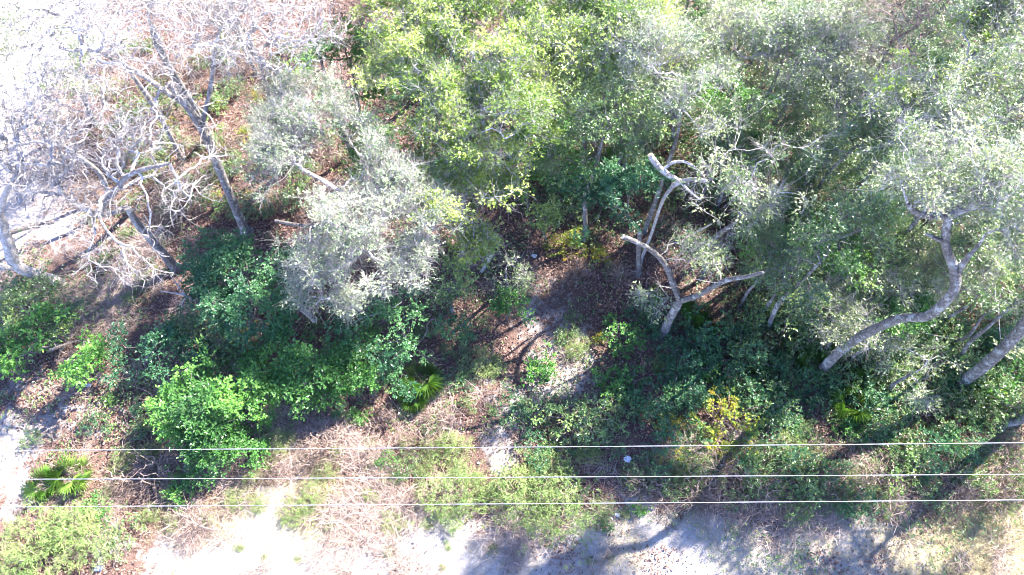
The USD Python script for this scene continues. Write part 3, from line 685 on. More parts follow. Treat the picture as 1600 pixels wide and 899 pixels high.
# small silvery trees filling the right, and oaks just past the right edge of the picture
for i, (px, py, z, r, lab) in enumerate([(1375, 510, 3.2, .75, 'half way up the curved trunk, hiding it in part'), (1430, 570, 2.6, .9, 'between curved trunk and leaning trunk'), (1560, 470, 3.6, 1.0, 'above the slim grey stem at the right edge'),
        (1420, 440, 3.4, 1.1, 'inside the bend of the curved trunk, left of it'), (1560, 420, 4.5, 1.1, 'right of the bend of the curved trunk'), (1340, 470, 3.0, 1.0, 'left of the curved trunk, above its foot')]):
    crown_tree('small_oak', 'small silvery leaved oak ' + lab, 'grey', [(px, py, z, r), (px - 40, py + 12, z - .4, r * .7), (px + 42, py + 6, z - .3, r * .75), (px + 5, py + 40, z - .9, r * .65)], 210 + i, r=.06, dense=1.1)
for i, (x, y) in enumerate([(18.5, 8.0), (22.5, 13.5), (19.6, 2.6)]):
    q = R0(230 + i)
    lob = np.array([[x, y, 8.2, 2.0, 2.0, 1.4], [x - 1.6, y - .6, 7.4, 1.3, 1.3, .9], [x + 1.5, y + 1.0, 7.6, 1.5, 1.5, 1.0], [x - .6, y + 1.7, 7.8, 1.4, 1.4, 1.0], [x + .5, y - 1.7, 7.0, 1.3, 1.3, .9]])
    tr = np.array([[x, y, gh(x, y) - .15, .3], [x + .1, y, .3, .22], [x + .3, y + .2, 3.5, .18], [x, y, 6.5, .12]])
    tree('oak', 'oak past the right edge whose crown shades the verge, ' + ['second', 'third', 'nearest'][i] + ' from the wires', 'live', tr, tr, lob, 230 + i)

for i, (px, py, z, k, src) in enumerate([(880, 120, 6, .8, 'A'), (1010, 110, 6, .75, 'C'), (1100, 110, 6, .8, 'A'), (1380, 110, 6, .8, 'C'), (1240, 160, 5.5, .75, 'A'), (1340, 150, 6, .8, 'B'), (1430, 240, 6, .8, 'C'), (1500, 300, 5.5, .8, 'A'),
        (1250, 290, 4.5, .65, 'C'), (1210, 400, 4, .6, 'A'), (1150, 180, 5.5, .75, 'C'), (1460, 20, 6.5, .85, 'A'), (1590, 330, 5.5, .8, 'B'), (1300, 20, 6.5, .85, 'C'), (1180, 10, 6.5, .85, 'A'), (1560, 90, 6.5, .85, 'C'), (1050, 40, 6.5, .8, 'A'), (1290, 250, 5, .7, 'A')]):
    p = at(px, py, z)
    if not sun_gaps(p[None], 0.3)[0]:
        continue
    p[2] = gh(p[0], p[1])
    dup({'A': OAK_A, 'B': OAK_B, 'C': OAK_C}[src], where('dull half hidden oak', px, py), p, 70 + 83 * i, (k * 1.05, k * 1.05, k), 'oaks beneath the upper right crowns')
_rng = R0(91)
_got = []
for i in range(600):
    px, py, z, k = _rng.uniform(880, 1620), _rng.uniform(-40, 470), _rng.uniform(2.6, 4.6), _rng.uniform(.5, .75)
    p = at(px, py, z)
    if len(_got) == 60 or py > 290 and px < 1200 or not sun_gaps(p[None], 0.4)[0] or any(np.hypot(px - a, py - b) < 54 for a, b in _got) or np.hypot(px - 1055, py - 285) < 75 or np.hypot(px - 990, py - 420) < 120:
        continue
    _got.append((px, py))
    p[2] = gh(p[0], p[1])
    dup([OAK_A, OAK_C, GREEN_A][min(i % 5, 2) if i % 5 != 4 else 0], where('young shaded green tree', px, py), p, _rng.uniform(0, 360), (k * 1.25, k * 1.25, k), 'young trees between the upper right oaks')
for i, (px, py, z, k) in enumerate([(590, 225, 4.2, .6), (660, 60, 5.5, .7), (860, 130, 4.5, .6), (830, 215, 4.5, .65)]):
    p = at(px, py, z); p[2] = gh(p[0], p[1])
    dup(GREEN_A, where('mid green half hidden tree', px, py), p, 40 + 97 * i, (k * 1.1, k * 1.1, k), 'green trees beneath the yellow green crowns')
for i, (px, py, z) in enumerate([(300, -110, 7), (620, -110, 8), (900, -100, 8), (1180, -110, 8), (1480, -110, 8)]):
    p = at(px, py, z); p[2] = gh(p[0], p[1])
    dup([OAK_A, OAK_B, OAK_C][i % 3], 'oak just beyond the top edge, behind ' + ['the twin stemmed bare tree', 'the slender green tree', 'the lesser yellow green crown', 'the pale green top crown', 'the yellow tinged crown'][i], p, 60 * i, (1.15, 1.15, 1.0), 'oaks beyond the top edge')

# broadleaf thickets, lower left
tree('green_thicket', 'big bright green rounded bush beside the upper wire, lower left', 'green', (345, 660, .09), [],
     [(345, 615, 2.0, 1.25), (300, 650, 1.5, 1.0), (395, 620, 1.5, .85), (330, 680, 1.1, 1.0), (385, 670, 1.0, .8), (310, 715, .6, .55)], 170, cat='bush', dense=1.6)
tree('green_thicket', 'teal green broad thicket beneath the silver grey oak', 'teal', (400, 520, .1), [],
     [(380, 440, 3.0, 1.3), (335, 400, 2.8, .9), (430, 440, 2.8, .9), (400, 500, 2.2, 1.1), (340, 460, 2.4, .9), (440, 480, 2.2, .7)], 171, cat='bush', dense=1.5)
tree('green_thicket', 'mid green bush between the bright rounded bush and the shaded hollow', 'green', (480, 600, .08), [],
     [(470, 570, 1.9, 1.1), (540, 560, 1.7, 1.0), (430, 580, 1.6, .8), (555, 590, 1.2, .8), (500, 610, 1.0, .8)], 172, cat='bush', dense=1.4)
tree('green_thicket', 'sunlit green bush row above the pink sandy clearing at the left edge', 'green', (100, 545, .07), [],
     [(60, 530, 1.5, .9), (120, 540, 1.4, .9), (30, 555, 1.1, .8), (150, 560, 1.0, .7)], 173, cat='bush', dense=1.2)
tree('green_thicket', 'dusty grey green bush by the foot of the white leaning trunk', 'live', (60, 490, .06), [],
     [(50, 470, 1.2, .9), (20, 490, 1.2, .8), (95, 490, 1.0, .7)], 174, cat='bush', dense=1.3)
tree('green_thicket', 'dark green shaded bush between the sunlit row and the rounded bush', 'teal', (240, 570, .07), [],
     [(220, 545, 1.5, .9), (270, 545, 1.6, .8), (190, 555, 1.2, .7), (300, 560, 1.4, .7)], 175, cat='bush', dense=1.3)
tree('green_thicket', 'olive green bush right under the teal thicket', 'live', (330, 560, .06), [], [(330, 530, 1.6, .75), (370, 545, 1.5, .6), (310, 510, 1.6, .5)], 176, cat='bush', dense=1.3)
tree('green_thicket', 'deep shaded thicket in the hollow right of the mid green bush', 'teal', (620, 560, .09), [],
     [(610, 520, 2.0, 1.2), (660, 540, 1.7, .9), (570, 500, 2.2, .9), (640, 570, 1.0, .8), (700, 520, 1.3, .6)], 177, cat='bush', dense=1.2)
crown_tree('sapling', 'thin grey green sapling under the drooping front of the tall yellow green tree', 'live', [(700, 450, 2.0, .8), (680, 420, 2.4, .6), (720, 470, 1.4, .6)], 178, r=.05)
crown_tree('sapling', 'pale dusty sapling on the litter left of the sand patch', 'grey', [(795, 430, 1.6, .45), (785, 415, 1.7, .3)], 179, r=.03, dense=1.2)
crown_tree('sapling', 'dark green sapling beside the litter path under the pale dusty one', 'green', [(790, 475, 1.2, .45), (815, 480, 1.0, .35), (770, 480, .9, .35)], 180, r=.03, dense=1.2)
crown_tree('sapling', 'brownish thin sapling standing above the rusty litter, centre', 'live', [(850, 330, 2.2, .5), (880, 340, 2.0, .4), (840, 350, 1.8, .3)], 181, r=.03, dense=.8)

# ------------------------------------------------------------------ shrubs: three shapes of each kind, the rest are copies
SHRUB = {   # leaf material, stem material, tips, leaves per tip, spread, L, W, long arching stems
    'broadleaf_shrub': ('leaf_green', 'bark_dark', 55, 22, 0.085, 0.10, 0.052, False),
    'teal_shrub':      ('leaf_teal', 'bark_dark', 70, 24, 0.085, 0.07, 0.036, False),
    'small_leaved_shrub': ('leaf_live_oak', 'twig_brown', 75, 26, 0.085, 0.07, 0.036, False),
    'grey_shrub':      ('leaf_grey_oak', 'twig_grey', 75, 22, 0.085, 0.055, 0.027, False),
    'wispy_shrub':     ('leaf_wispy', 'twig_brown', 80, 24, 0.09, 0.085, 0.015, True),
    'yellow_shrub':    ('leaf_yellow', 'twig_brown', 55, 22, 0.085, 0.085, 0.042, False),
    'dead_brush':      (None, 'twig_brown', 120, 0, 0, 0, 0, True),
}


def make_shrub(name, variant, label, loc, rz, sc, group=None):
    lm, sm, tips, per, sig, L, W, arch = SHRUB[name]
    rng = R0(sum(map(ord, name)) + 31 * variant)
    t = thing(name, label, 'brush' if name == 'dead_brush' else 'shrub', loc, rz, sc, group)
    lob = [(0, 0, .5, .5, .5, .42)]
    for k in range(5):
        a = rng.uniform(0, 6.28); q = rng.uniform(.3, .62)
        lob.append((q * math.cos(a), q * math.sin(a), rng.uniform(.2, .65), rng.uniform(.25, .42), rng.uniform(.25, .42), rng.uniform(.2, .34)))
    pts = lobe_points(rng, lob, tips, 0.55, variant + 5, 0.27)
    pts[:, 2] = np.maximum(pts[:, 2], 0.04)
    stems = [np.array([[0, 0, -0.1, .02], [0, 0, .12, .018]])]
    for k in range(7):
        a = rng.uniform(0, 6.28)
        d = np.array([math.cos(a), math.sin(a)]) * rng.uniform(.15, .45)
        stems.append(np.array([[*(d * .1), -.1, .016], [*(d * .5), .2, .013], [*d, .42, .009]]))
    v, f = merge([limb_tube(s, variant + k, 5, step=0.2) for k, s in enumerate(stems)])
    tag(part(t, 'stems', v, f, sm), kind='stuff')
    roots = np.vstack([spline(s, 0.15) for s in stems])
    A, M, B, cnt, leafy, par = grow(rng, roots, pts, 0.16, 0.3)
    v, f = branch_mesh(A, M, B, cnt, .0045 if name != 'dead_brush' else .006, .4, .016, (4, 3))
    if arch:
        n = 130 if name == 'dead_brush' else 60
        a = rng.uniform(0, 6.28, n); d = np.stack([np.cos(a), np.sin(a), 0 * a], 1)
        s0 = d * rng.uniform(0, .35, n)[:, None] + [0, 0, .05]
        m0 = s0 + d * rng.uniform(.1, .35, n)[:, None] + np.stack([rng.normal(size=n) * .12, rng.normal(size=n) * .12, rng.uniform(.2, .6, n)], 1)
        e0 = m0 + d * rng.uniform(.15, .45, n)[:, None] + np.stack([rng.normal(size=n) * .2, rng.normal(size=n) * .2, rng.uniform(-.35, .1, n)], 1)
        q = np.full(n, .0045)
        v, f = merge([(v, f), prisms(s0, m0, q, q * .8, 3), prisms(m0, e0, q * .8, q * .4, 3)])
        if lm:
            B = np.vstack([B, m0, e0]); M = np.vstack([M, s0, m0]); cnt = np.concatenate([cnt, np.ones(2 * n)]); leafy = np.concatenate([leafy, np.ones(2 * n, bool)])
    tag(part(t, 'twigs', v, f, sm), kind='stuff')
    if lm:
        sel = leafy | (cnt < 4)
        v, f, tt = leaves_at(rng, B[sel], (B - M)[sel], per, sig, L, W, variant, clump=2.4)
        tag(part(t, 'foliage', v, f, lm, tint=tt), kind='stuff')
    return t


protos, turn = {}, {}


def shrub(name, px, py, r, label, group=None, tall=1.0):
    """A shrub of radius r whose middle the photograph shows at a pixel."""
    h = 0.45 * r * tall
    p = at(px, py, h); p[2] = gh(p[0], p[1]) - 0.02
    k = turn[name] = turn.get(name, -1) + 1
    rng = R0(int(px * 7 + py * 13))
    rz, s = rng.uniform(0, 360), r / 0.8
    sc = (s * rng.uniform(.9, 1.12), s * rng.uniform(.9, 1.12), s * tall * rng.uniform(.9, 1.1))
    key = (name, k % 3)
    if key not in protos:
        protos[key] = make_shrub(name, k % 3, label, p, rz, sc, group)
        return protos[key]
    return dup(protos[key], label, p, rz, sc, group)


for row in [
    # left verge and clearing
    ('wispy_shrub', 60, 845, 1.1, 'pale green sprawling shrub in the bottom left corner'),
    ('wispy_shrub', 130, 835, 1.0, 'pale feathery shrub just right of the bottom left corner shrub'),
    ('wispy_shrub', 20, 880, .8, 'pale shrub cut by the bottom left corner of the photo'),
    ('grey_shrub', 170, 855, .6, 'small dusty shrub above the blue grey rubbish bag'),
    ('broadleaf_shrub', 278, 772, .62, 'small fresh green bush between the middle and lower wires, lower left'),
    ('broadleaf_shrub', 150, 790, .45, 'little green bush under the lower wire below the palmettos'),
    ('small_leaved_shrub', 200, 830, .6, 'grey green low shrub at the edge of the white sand, left'),
    ('small_leaved_shrub', 48, 685, .4, 'lone small shrub on the white sand patch left of the clearing'),
    ('teal_shrub', 145, 665, .45, 'small dark shrub in the middle of the pink sandy clearing'),
    ('teal_shrub', 228, 640, .5, 'small bluish shrub left of the bright rounded bush'),
    ('broadleaf_shrub', 172, 628, .28, 'tiny yellow green sprig in the pink sandy clearing'),
    ('dead_brush', 235, 735, 1.0, 'grey brown tangle of dead vines left of the bright rounded bush'),
    ('dead_brush', 190, 745, .8, 'loose dead vine tangle beside the palmetto clump, lower left'),
    ('dead_brush', 300, 815, .8, 'low straw coloured brush pile above the white sand'),
    ('small_leaved_shrub', 230, 670, .5, 'brownish shrub touching the left side of the bright rounded bush'),
    ('wispy_shrub', 368, 778, .35, 'bright grass green sprig under the middle wire, lower left'),
    ('wispy_shrub', 485, 775, .5, 'yellow green weed clump between wires, left of centre'),
    ('wispy_shrub', 430, 695, .5, 'pale green shrub at the right foot of the bright rounded bush'),
    ('wispy_shrub', 460, 800, .45, 'thin greenish weed on dry grass below the lower wire'),
    ('dead_brush', 500, 695, .8, 'pinkish dry brush on the upper wire, left of centre'),
    ('dead_brush', 420, 730, .7, 'pale dry brush just below the bright rounded bush'),
    ('dead_brush', 590, 655, .6, 'fan of dry pinkish grass beside the small light green plant'),
    ('broadleaf_shrub', 552, 648, .45, 'small light green leafy plant left of the dry grass fan'),
    ('broadleaf_shrub', 606, 718, .35, 'small bright plant just below the upper wire, left of centre'),
    ('small_leaved_shrub', 590, 600, .5, 'low brownish shrub at the lower rim of the shaded thicket'),
    ('teal_shrub', 520, 640, .5, 'dark low shrub under the mid green bush'),
    # middle
    ('wispy_shrub', 712, 695, .5, 'pale leafy shrub left of the speckled sand patch'),
    ('wispy_shrub', 700, 770, .85, 'wispy pale shrub on the lower wires, left of the large wispy clump'),
    ('wispy_shrub', 745, 770, .6, 'narrow wispy shrub between two larger wispy clumps'),
    ('wispy_shrub', 820, 770, 1.0, 'large wispy pale green clump across the two lower wires, left half'),
    ('wispy_shrub', 880, 800, 1.0, 'large wispy pale green clump reaching onto the white verge, right half'),
    ('wispy_shrub', 860, 745, .8, 'upright wispy shrub touching the middle wire from below'),
    ('small_leaved_shrub', 895, 765, .6, 'darker green shrub on the right shoulder of the wispy clump'),
    ('grey_shrub', 712, 820, .38, 'tiny pale shrub on the sand left of the wispy clump'),
    ('teal_shrub', 802, 632, .6, 'dark bluish shrub beside the speckled sand patch'),
    ('teal_shrub', 842, 690, .6, 'deep green shrub touching the right edge of the speckled sand patch'),
    ('small_leaved_shrub', 890, 650, 1.1, 'broad olive shrub above the upper wire, centre right'),
    ('small_leaved_shrub', 930, 680, .8, 'olive shrub with arching twigs just above the upper wire'),
    ('teal_shrub', 860, 720, .7, 'shaded green shrub crossing the upper wire right of the sand patch'),
    ('broadleaf_shrub', 960, 605, .8, 'sunlit green shrub right of the broad olive shrub'),
    ('broadleaf_shrub', 835, 580, .7, 'glossy green bush beside the sunlit pink litter, centre'),
    ('small_leaved_shrub', 970, 640, .7, 'light green shrub between sunlit green shrub and yellow bush'),
    ('broadleaf_shrub', 970, 525, .72, 'bright green shrub left of the broken oak foot'),
    ('yellow_shrub', 935, 525, .28, 'small yellow green sprig left of the bright shrub near the broken oak'),
    ('wispy_shrub', 900, 540, .5, 'yellow green low plant on the sunny litter'),
    ('small_leaved_shrub', 885, 525, .45, 'small grey green plant at the top of the sunny litter'),
    ('yellow_shrub', 870, 385, .55, 'golden leaved sprout on the rusty litter, left one of two'),
    ('yellow_shrub', 905, 383, .6, 'golden leaved sprout on the rusty litter, right one of two'),
    ('yellow_shrub', 942, 400, .42, 'smallest golden sprout in front of the dark low oak'),
    ('wispy_shrub', 760, 565, .55, 'yellow green grassy plant left of the glossy green bush'),
    ('teal_shrub', 720, 600, .4, 'small dark shrub right of the palmetto in the centre'),
    ('small_leaved_shrub', 730, 540, .5, 'thin brownish shrub in dappled shade, centre'),
    ('teal_shrub', 690, 590, .5, 'dark shrub between shaded thicket and centre palmetto'),
    ('dead_brush', 905, 430, .7, 'grey dead stems over the rusty litter'),
    ('dead_brush', 970, 430, .7, 'dark dead brush left of the broken oak limb'),
    ('dead_brush', 650, 690, .7, 'reddish dead brush below the centre palmetto'),
    ('dead_brush', 680, 650, .6, 'pale pink dead brush right of the centre palmetto'),
    ('small_leaved_shrub', 640, 730, .5, 'dull green weed on the dry brush below the upper wire, left of centre'),
    # yellow bush and right side
    ('yellow_shrub', 1120, 655, 1.0, 'large yellow orange bush above the upper wire'),
    ('yellow_shrub', 1130, 695, .55, 'orange tinted lower tip of the yellow bush on the upper wire'),
    ('yellow_shrub', 1050, 660, .5, 'yellowish green bush left of the large yellow orange one'),
    ('teal_shrub', 1070, 605, .9, 'teal shrub behind the large yellow bush'),
    ('broadleaf_shrub', 1095, 590, .6, 'bright green shrub tip behind the large yellow bush'),
    ('wispy_shrub', 1040, 570, .4, 'yellow green sprig at the foot of the broken oak'),
    ('teal_shrub', 1040, 620, .7, 'deep teal shrub between the broken oak foot and the yellow bush'),
    ('yellow_shrub', 1055, 720, .45, 'yellow green weed right of the white litter'),
    ('broadleaf_shrub', 994, 793, .3, 'small bright plant on the lower wire right of the wispy clump'),
    ('broadleaf_shrub', 948, 822, .22, 'tiny green weed at the edge of the shaded sand'),
    ('wispy_shrub', 1240, 690, .7, 'pale sunlit shrub on the upper wire right of the yellow bush'),
    ('small_leaved_shrub', 1245, 730, .8, 'green shrub below the upper wire, right of the yellow bush'),
    ('grey_shrub', 1220, 670, .6, 'dusty pink grey shrub beside the dark hollow right of the yellow bush'),
    ('small_leaved_shrub', 1380, 665, .9, 'sunlit green shrub above the upper wire, in front of the leaning trunk'),
    ('broadleaf_shrub', 1330, 665, .55, 'yellow green leafy shrub next to the sunlit palmetto'),
    ('grey_shrub', 1400, 600, .9, 'silvery shrub between the curved trunk and the leaning trunk'),
    ('grey_shrub', 1360, 570, .8, 'silvery grey shrub touching the foot of the curved trunk'),
    ('grey_shrub', 1430, 560, .8, 'silvery shrub left of the slim grey stem'),
    ('small_leaved_shrub', 1470, 650, .7, 'light green shrub just below the leaning trunk foot'),
    ('broadleaf_shrub', 1550, 620, .8, 'bright green shrub right of the leaning trunk foot'),
    ('broadleaf_shrub', 1570, 570, .7, 'glossy green shrub tucked under the leaning trunk at the edge'),
    ('small_leaved_shrub', 1400, 730, .9, 'green sunlit shrub between upper and middle wires, right'),
    ('teal_shrub', 1440, 720, .8, 'teal shrub on the upper wire below the leaning trunk'),
    ('small_leaved_shrub', 1505, 750, .6, 'pale tipped shrub under the middle wire at right'),
    ('small_leaved_shrub', 1590, 750, .6, 'green shrub on the middle wire at the right edge'),
    ('teal_shrub', 1320, 780, .8, 'green shrub on the lower wire, right'),
    ('small_leaved_shrub', 1270, 760, .8, 'dull green shrub between middle and lower wires, right of centre'),
    ('dead_brush', 1370, 760, .9, 'straw coloured dead brush between the two lower wires, right'),
    ('dead_brush', 1170, 765, .9, 'reddish dead brush on the middle wire, right of centre'),
    ('dead_brush', 1090, 775, .9, 'dark reddish vine tangle below the white litter'),
    ('dead_brush', 1220, 778, .6, 'pinkish dead brush on the lower wire, right of centre'),
    ('dead_brush', 1480, 758, .8, 'purplish dead brush above the shaded verge at right'),
    ('dead_brush', 1560, 720, .9, 'shaded dead brush near the right edge between the wires'),
    ('dead_brush', 1010, 760, .8, 'dark dead brush right of the wispy clump'),
    ('dead_brush', 1390, 795, .4, 'dry orange tinted brush at the top of the right verge'),
    ('wispy_shrub', 1080, 740, .6, 'thin grey green weed between the upper and middle wires right of the white litter'),
    ('small_leaved_shrub', 1160, 720, .6, 'dark green shrub right below the orange tip of the yellow bush'),
    ('teal_shrub', 1190, 640, .9, 'dark teal shrub in the hollow right of the yellow bush'),
    ('teal_shrub', 1150, 560, 1.0, 'dark teal shrub in deep shade right of the broken oak foot'),
    ('teal_shrub', 1090, 545, .7, 'low teal shrub at the right foot of the broken oak'),
    ('broadleaf_shrub', 1020, 470, .45, 'pale green sprout hugging the left of the broken oak fork'),
]:
    shrub(*row)

# filler of the shaded undergrowth: look-alikes that nothing tells apart
_rng = R0(77)
FILL = [  # kinds, area (px polygon box), count, radius range, label, group
    ('small_leaved_shrub', (1150, 400, 1600, 640), 46, (.6, 1.05), 'olive shaded shrub', 'shrubs around the curved trunk'),
    ('teal_shrub', (1000, 500, 1600, 740), 44, (.55, .95), 'dark teal shrub', 'teal shrubs of the right undergrowth'),
    ('grey_shrub', (1220, 120, 1600, 480), 40, (.6, 1.1), 'silvery small leaved shrub', 'shrubs under the upper right oaks'),
    ('small_leaved_shrub', (880, 0, 1300, 330), 34, (.6, 1.1), 'olive shrub', 'shrubs in the gaps of the upper oaks'),
    ('teal_shrub', (560, 60, 960, 330), 26, (.6, 1.0), 'dark shaded shrub', 'shrubs under the yellow green crowns'),
    ('dead_brush', (60, 60, 520, 330), 34, (.6, 1.0), 'leafless brown brush', 'brush under the bare trees'),
    ('small_leaved_shrub', (180, 60, 520, 330), 34, (.4, .8), 'small green shrub', 'green shrubs among the bare trees'),
    ('yellow_shrub', (200, 120, 420, 330), 8, (.25, .4), 'little yellow leaved sprout', 'yellow sprouts among the bare trees'),
    ('small_leaved_shrub', (1000, 700, 1600, 790), 16, (.4, .7), 'low dull green weed', 'weeds in the right brush strip'),
    ('dead_brush', (960, 700, 1600, 785), 22, (.5, .8), 'low dead brush', 'brush in the right strip'),
    ('dead_brush', (250, 690, 700, 800), 7, (.4, .7), 'low pale dead brush', 'brush in the left strip'),
    ('wispy_shrub', (160, 690, 720, 820), 34, (.2, .42), 'small pale green weed', 'pale weeds in the left strip'),
    ('wispy_shrub', (740, 700, 1600, 800), 20, (.22, .45), 'small pale green weed', 'pale weeds in the right strip'),
    ('wispy_shrub', (300, 800, 1000, 890), 16, (.1, .2), 'tiny weed on the sandy verge', 'weeds on the sandy verge'),
    ('small_leaved_shrub', (640, 480, 900, 700), 14, (.2, .4), 'small grey green plant', 'small plants on the middle litter'),
    ('small_leaved_shrub', (60, 340, 420, 480), 8, (.25, .45), 'tiny green tuft shrub', 'tufts on the straw clearing'),
]
for kind, (x0, y0, x1, y1), n, (r0, r1), label, group in FILL:
    got = []
    for _ in range(n * 12):
        c = _rng.uniform([x0, y0], [x1, y1])
        if np.hypot(*(c - (778, 700))) < 58 or np.hypot(*(c - (1120, 665))) < 62 or np.hypot(*(c - (875, 560))) < 60:
            continue
        if all(np.hypot(*(c - q)) > 30 for q in got):
            got.append(c)
            shrub(kind, c[0], c[1], _rng.uniform(r0, r1), where(label, c[0], c[1]), group)
        if len(got) == n:
            break


# ------------------------------------------------------------------ saw palmettos
def frond_mesh(rng, length, reach, lift, yaw, leaflets=17):
    """One fan leaf: a stalk and narrow folded blades spread over about 220 degrees."""
    d = np.array([math.cos(yaw), math.sin(yaw), 0.0])
    hub = d * reach * 0.55 + [0, 0, lift]
    parts = [prisms(np.array([[0, 0, 0.0]]), (hub * [.5, .5, .72])[None], np.array([.013]), np.array([.01]), 4), prisms((hub * [.5, .5, .72])[None], hub[None], np.array([.01]), np.array([.008]), 4)]
    n = unit(np.array([-d[0] * .55, -d[1] * .55, 1.0]))
    fw = unit(d - n * (d @ n)); sd = np.cross(n, fw)
    V, F = parts[0][0], parts[0][1]
    V, F = merge(parts)
    a = np.linspace(-1.95, 1.95, leaflets) + rng.normal(size=leaflets) * .03
    ln = length * (1 - 0.28 * (a / 1.95) ** 2) * rng.uniform(.88, 1.08, leaflets)
    ax = fw * np.cos(a)[:, None] + sd * np.sin(a)[:, None]
    cr = -fw * np.sin(a)[:, None] + sd * np.cos(a)[:, None]
    w = 0.021
    b0 = hub + ax * .02
    m = hub + ax * (ln * .55)[:, None] + n * .05
    tip = hub + ax * ln[:, None] - [0, 0, 1] * (ln * .16)[:, None]
    q = np.stack([b0, m - cr * w / 2 + n * .012, tip, m + cr * w / 2 + n * .012, m - n * .008], 1).reshape(-1, 3)
    k = np.arange(leaflets)[:, None] * 5
    f = np.vstack([k + [[0, 1, 2, 4]], k + [[0, 4, 2, 3]]])
    return merge([(V, F), (q, f)])


palm_protos = []


def palmetto(px, py, r, label, group=None):
    p = at(px, py, .35); p[2] = gh(p[0], p[1])
    rng = R0(int(px + 3 * py))
    k = palmetto.n = getattr(palmetto, 'n', -1) + 1
    rz = rng.uniform(0, 360)
    s = r / .8
    if k >= 3:
        return dup(palm_protos[k % 3], label, p, rz, (s, s, s), group)
    t = thing('palmetto', label, 'palmetto', p, rz, (s, s, s), group)
    palm_protos.append(t)
    v, f = limb_tube([[0, 0, -.1, .06], [.05, .02, .05, .06], [.08, .03, .14, .04]], k, 7)
    part(t, 'trunk', v, f, 'bark_dark')
    n = 11
    for i in range(n):
        yaw = i * 2.4 + rng.normal() * .25
        up = rng.uniform(.25, .75)
        v, f = frond_mesh(rng, rng.uniform(.5, .72), rng.uniform(.5, .95) * (1.15 - up * .5), up, yaw)
        tint = np.clip(np.full(len(v), rng.uniform(.25, .85)) + rng.normal(size=len(v)) * .08, 0, 1)
        part(t, 'frond', v, f, 'leaf_palm', tint=tint)
    return t


for row in [
    (65, 757, .6, 'sunlit palmetto clump at the left edge between upper and lower wires'),
    (108, 745, .65, 'larger sunlit palmetto right beside the left edge one'),
    (660, 595, .75, 'palmetto with stiff green fans at the centre, below the shaded thicket'),
    (645, 620, .6, 'smaller palmetto just below the centre one'),
    (1325, 635, .7, 'bright sunlit palmetto left of the leaning trunk shadow'),
    (1345, 610, .65, 'dim palmetto just above the sunlit one by the leaning trunk'),
    (1275, 545, .7, 'palmetto in shade right above the curved trunk foot'),
    (1265, 570, .55, 'small palmetto left of the curved trunk foot'),
    (1085, 490, .6, 'palmetto in shade right of the broken oak trunk'),
    (1105, 510, .5, 'small palmetto below and right of the broken oak trunk'),
    (1530, 612, .45, 'small yellow green palmetto right of the leaning trunk'),
    (1180, 600, .6, 'palmetto hidden in the dark hollow right of the yellow bush'),
]:
    palmetto(*row)


# ------------------------------------------------------------------ fallen wood, litter and wires
def log(name, label, pts, mat, seed, forks=()):
    rows = [[*at(a, b, z), r] for a, b, z, r in pts]
    org = np.array(rows[0][:3])
    t = thing(name, label, 'log' if name == 'fallen_log' else 'branch', org)
    v, f = limb_tube(rows, seed, 8)
    part(t, 'stem', v, f, mat, smooth=True, origin=org)
    for i, fk in enumerate(forks):
        v, f = limb_tube([[*at(a, b, z), r] for a, b, z, r in fk], seed + i + 1, 6)
        part(t, 'fork', v, f, mat, smooth=True, origin=org)


log('fallen_log', 'dark fallen log on the bright straw ground beside the white leaning trunk', [(8, 366, .15, .09), (50, 354, .17, .09), (84, 346, .2, .07)], 'bark_dark', 201)
log('fallen_log', 'thin fallen pole on the straw left of the low wide bare tree foot', [(150, 428, .08, .05), (200, 413, .1, .05), (252, 400, .1, .04)], 'bark_dark', 202)
log('fallen_log', 'long thin fallen pole reaching from the white trunk toward the straw', [(82, 432, .08, .035), (130, 420, .1, .04), (150, 408, .1, .03)], 'bark_dark', 203)
log('fallen_log', 'sunlit reddish brown log end at the foot of the teal thicket under the silver oak', [(492, 501, .4, .11), (480, 490, .9, .11), (462, 474, 1.6, .1)], 'bark_dead', 211)
log('fallen_branch', 'bleached forked dead branch lying over the teal thicket left side', [(345, 500, 2.0, .035), (318, 478, 2.3, .04), (290, 462, 2.5, .04), (270, 458, 2.6, .025), (252, 455, 2.6, .012)], 'bark_bare', 204,
    [[(290, 462, 2.5, .03), (276, 444, 2.7, .02), (266, 430, 2.8, .008)], [(276, 446, 2.7, .02), (290, 430, 2.8, .014), (305, 420, 2.8, .006)], [(292, 462, 2.5, .02), (284, 475, 2.4, .014), (286, 485, 2.3, .006)]])
log('fallen_branch', 'thin arched pale branch over the shaded thicket', [(543, 515, 1.9, .022), (560, 500, 2.2, .022), (590, 490, 2.4, .02), (612, 482, 2.4, .016), (628, 472, 2.4, .012)], 'bark_bare', 205)
log('fallen_branch', 'short brown broken stick below the silvery oak', [(1072, 372, 2.5, .03), (1090, 362, 2.7, .035), (1112, 350, 2.8, .03)], 'cut_wood', 206)
log('fallen_branch', 'pale stick on the ground between the two right trunks', [(1405, 535, .5, .03), (1412, 548, .4, .035), (1420, 556, .3, .025)], 'bark_dead', 207)
log('fallen_branch', 'long bleached twig across the shaded verge brush below the lower wire, left', [(295, 805, .3, .012), (305, 818, .35, .014), (325, 826, .3, .012), (345, 828, .25, .006)], 'bark_bare', 208)
log('fallen_log', 'grey stub of dead wood on the litter beneath the thin grey green sapling', [(752, 425, .1, .07), (765, 405, .5, .06), (770, 395, .7, .05)], 'bark_dead', 209)
log('fallen_branch', 'thin bleached stick across the shrubs near the slim grey stem', [(1440, 520, 1.0, .012), (1480, 528, 1.0, .016), (1500, 531, .9, .01)], 'bark_bare', 210)


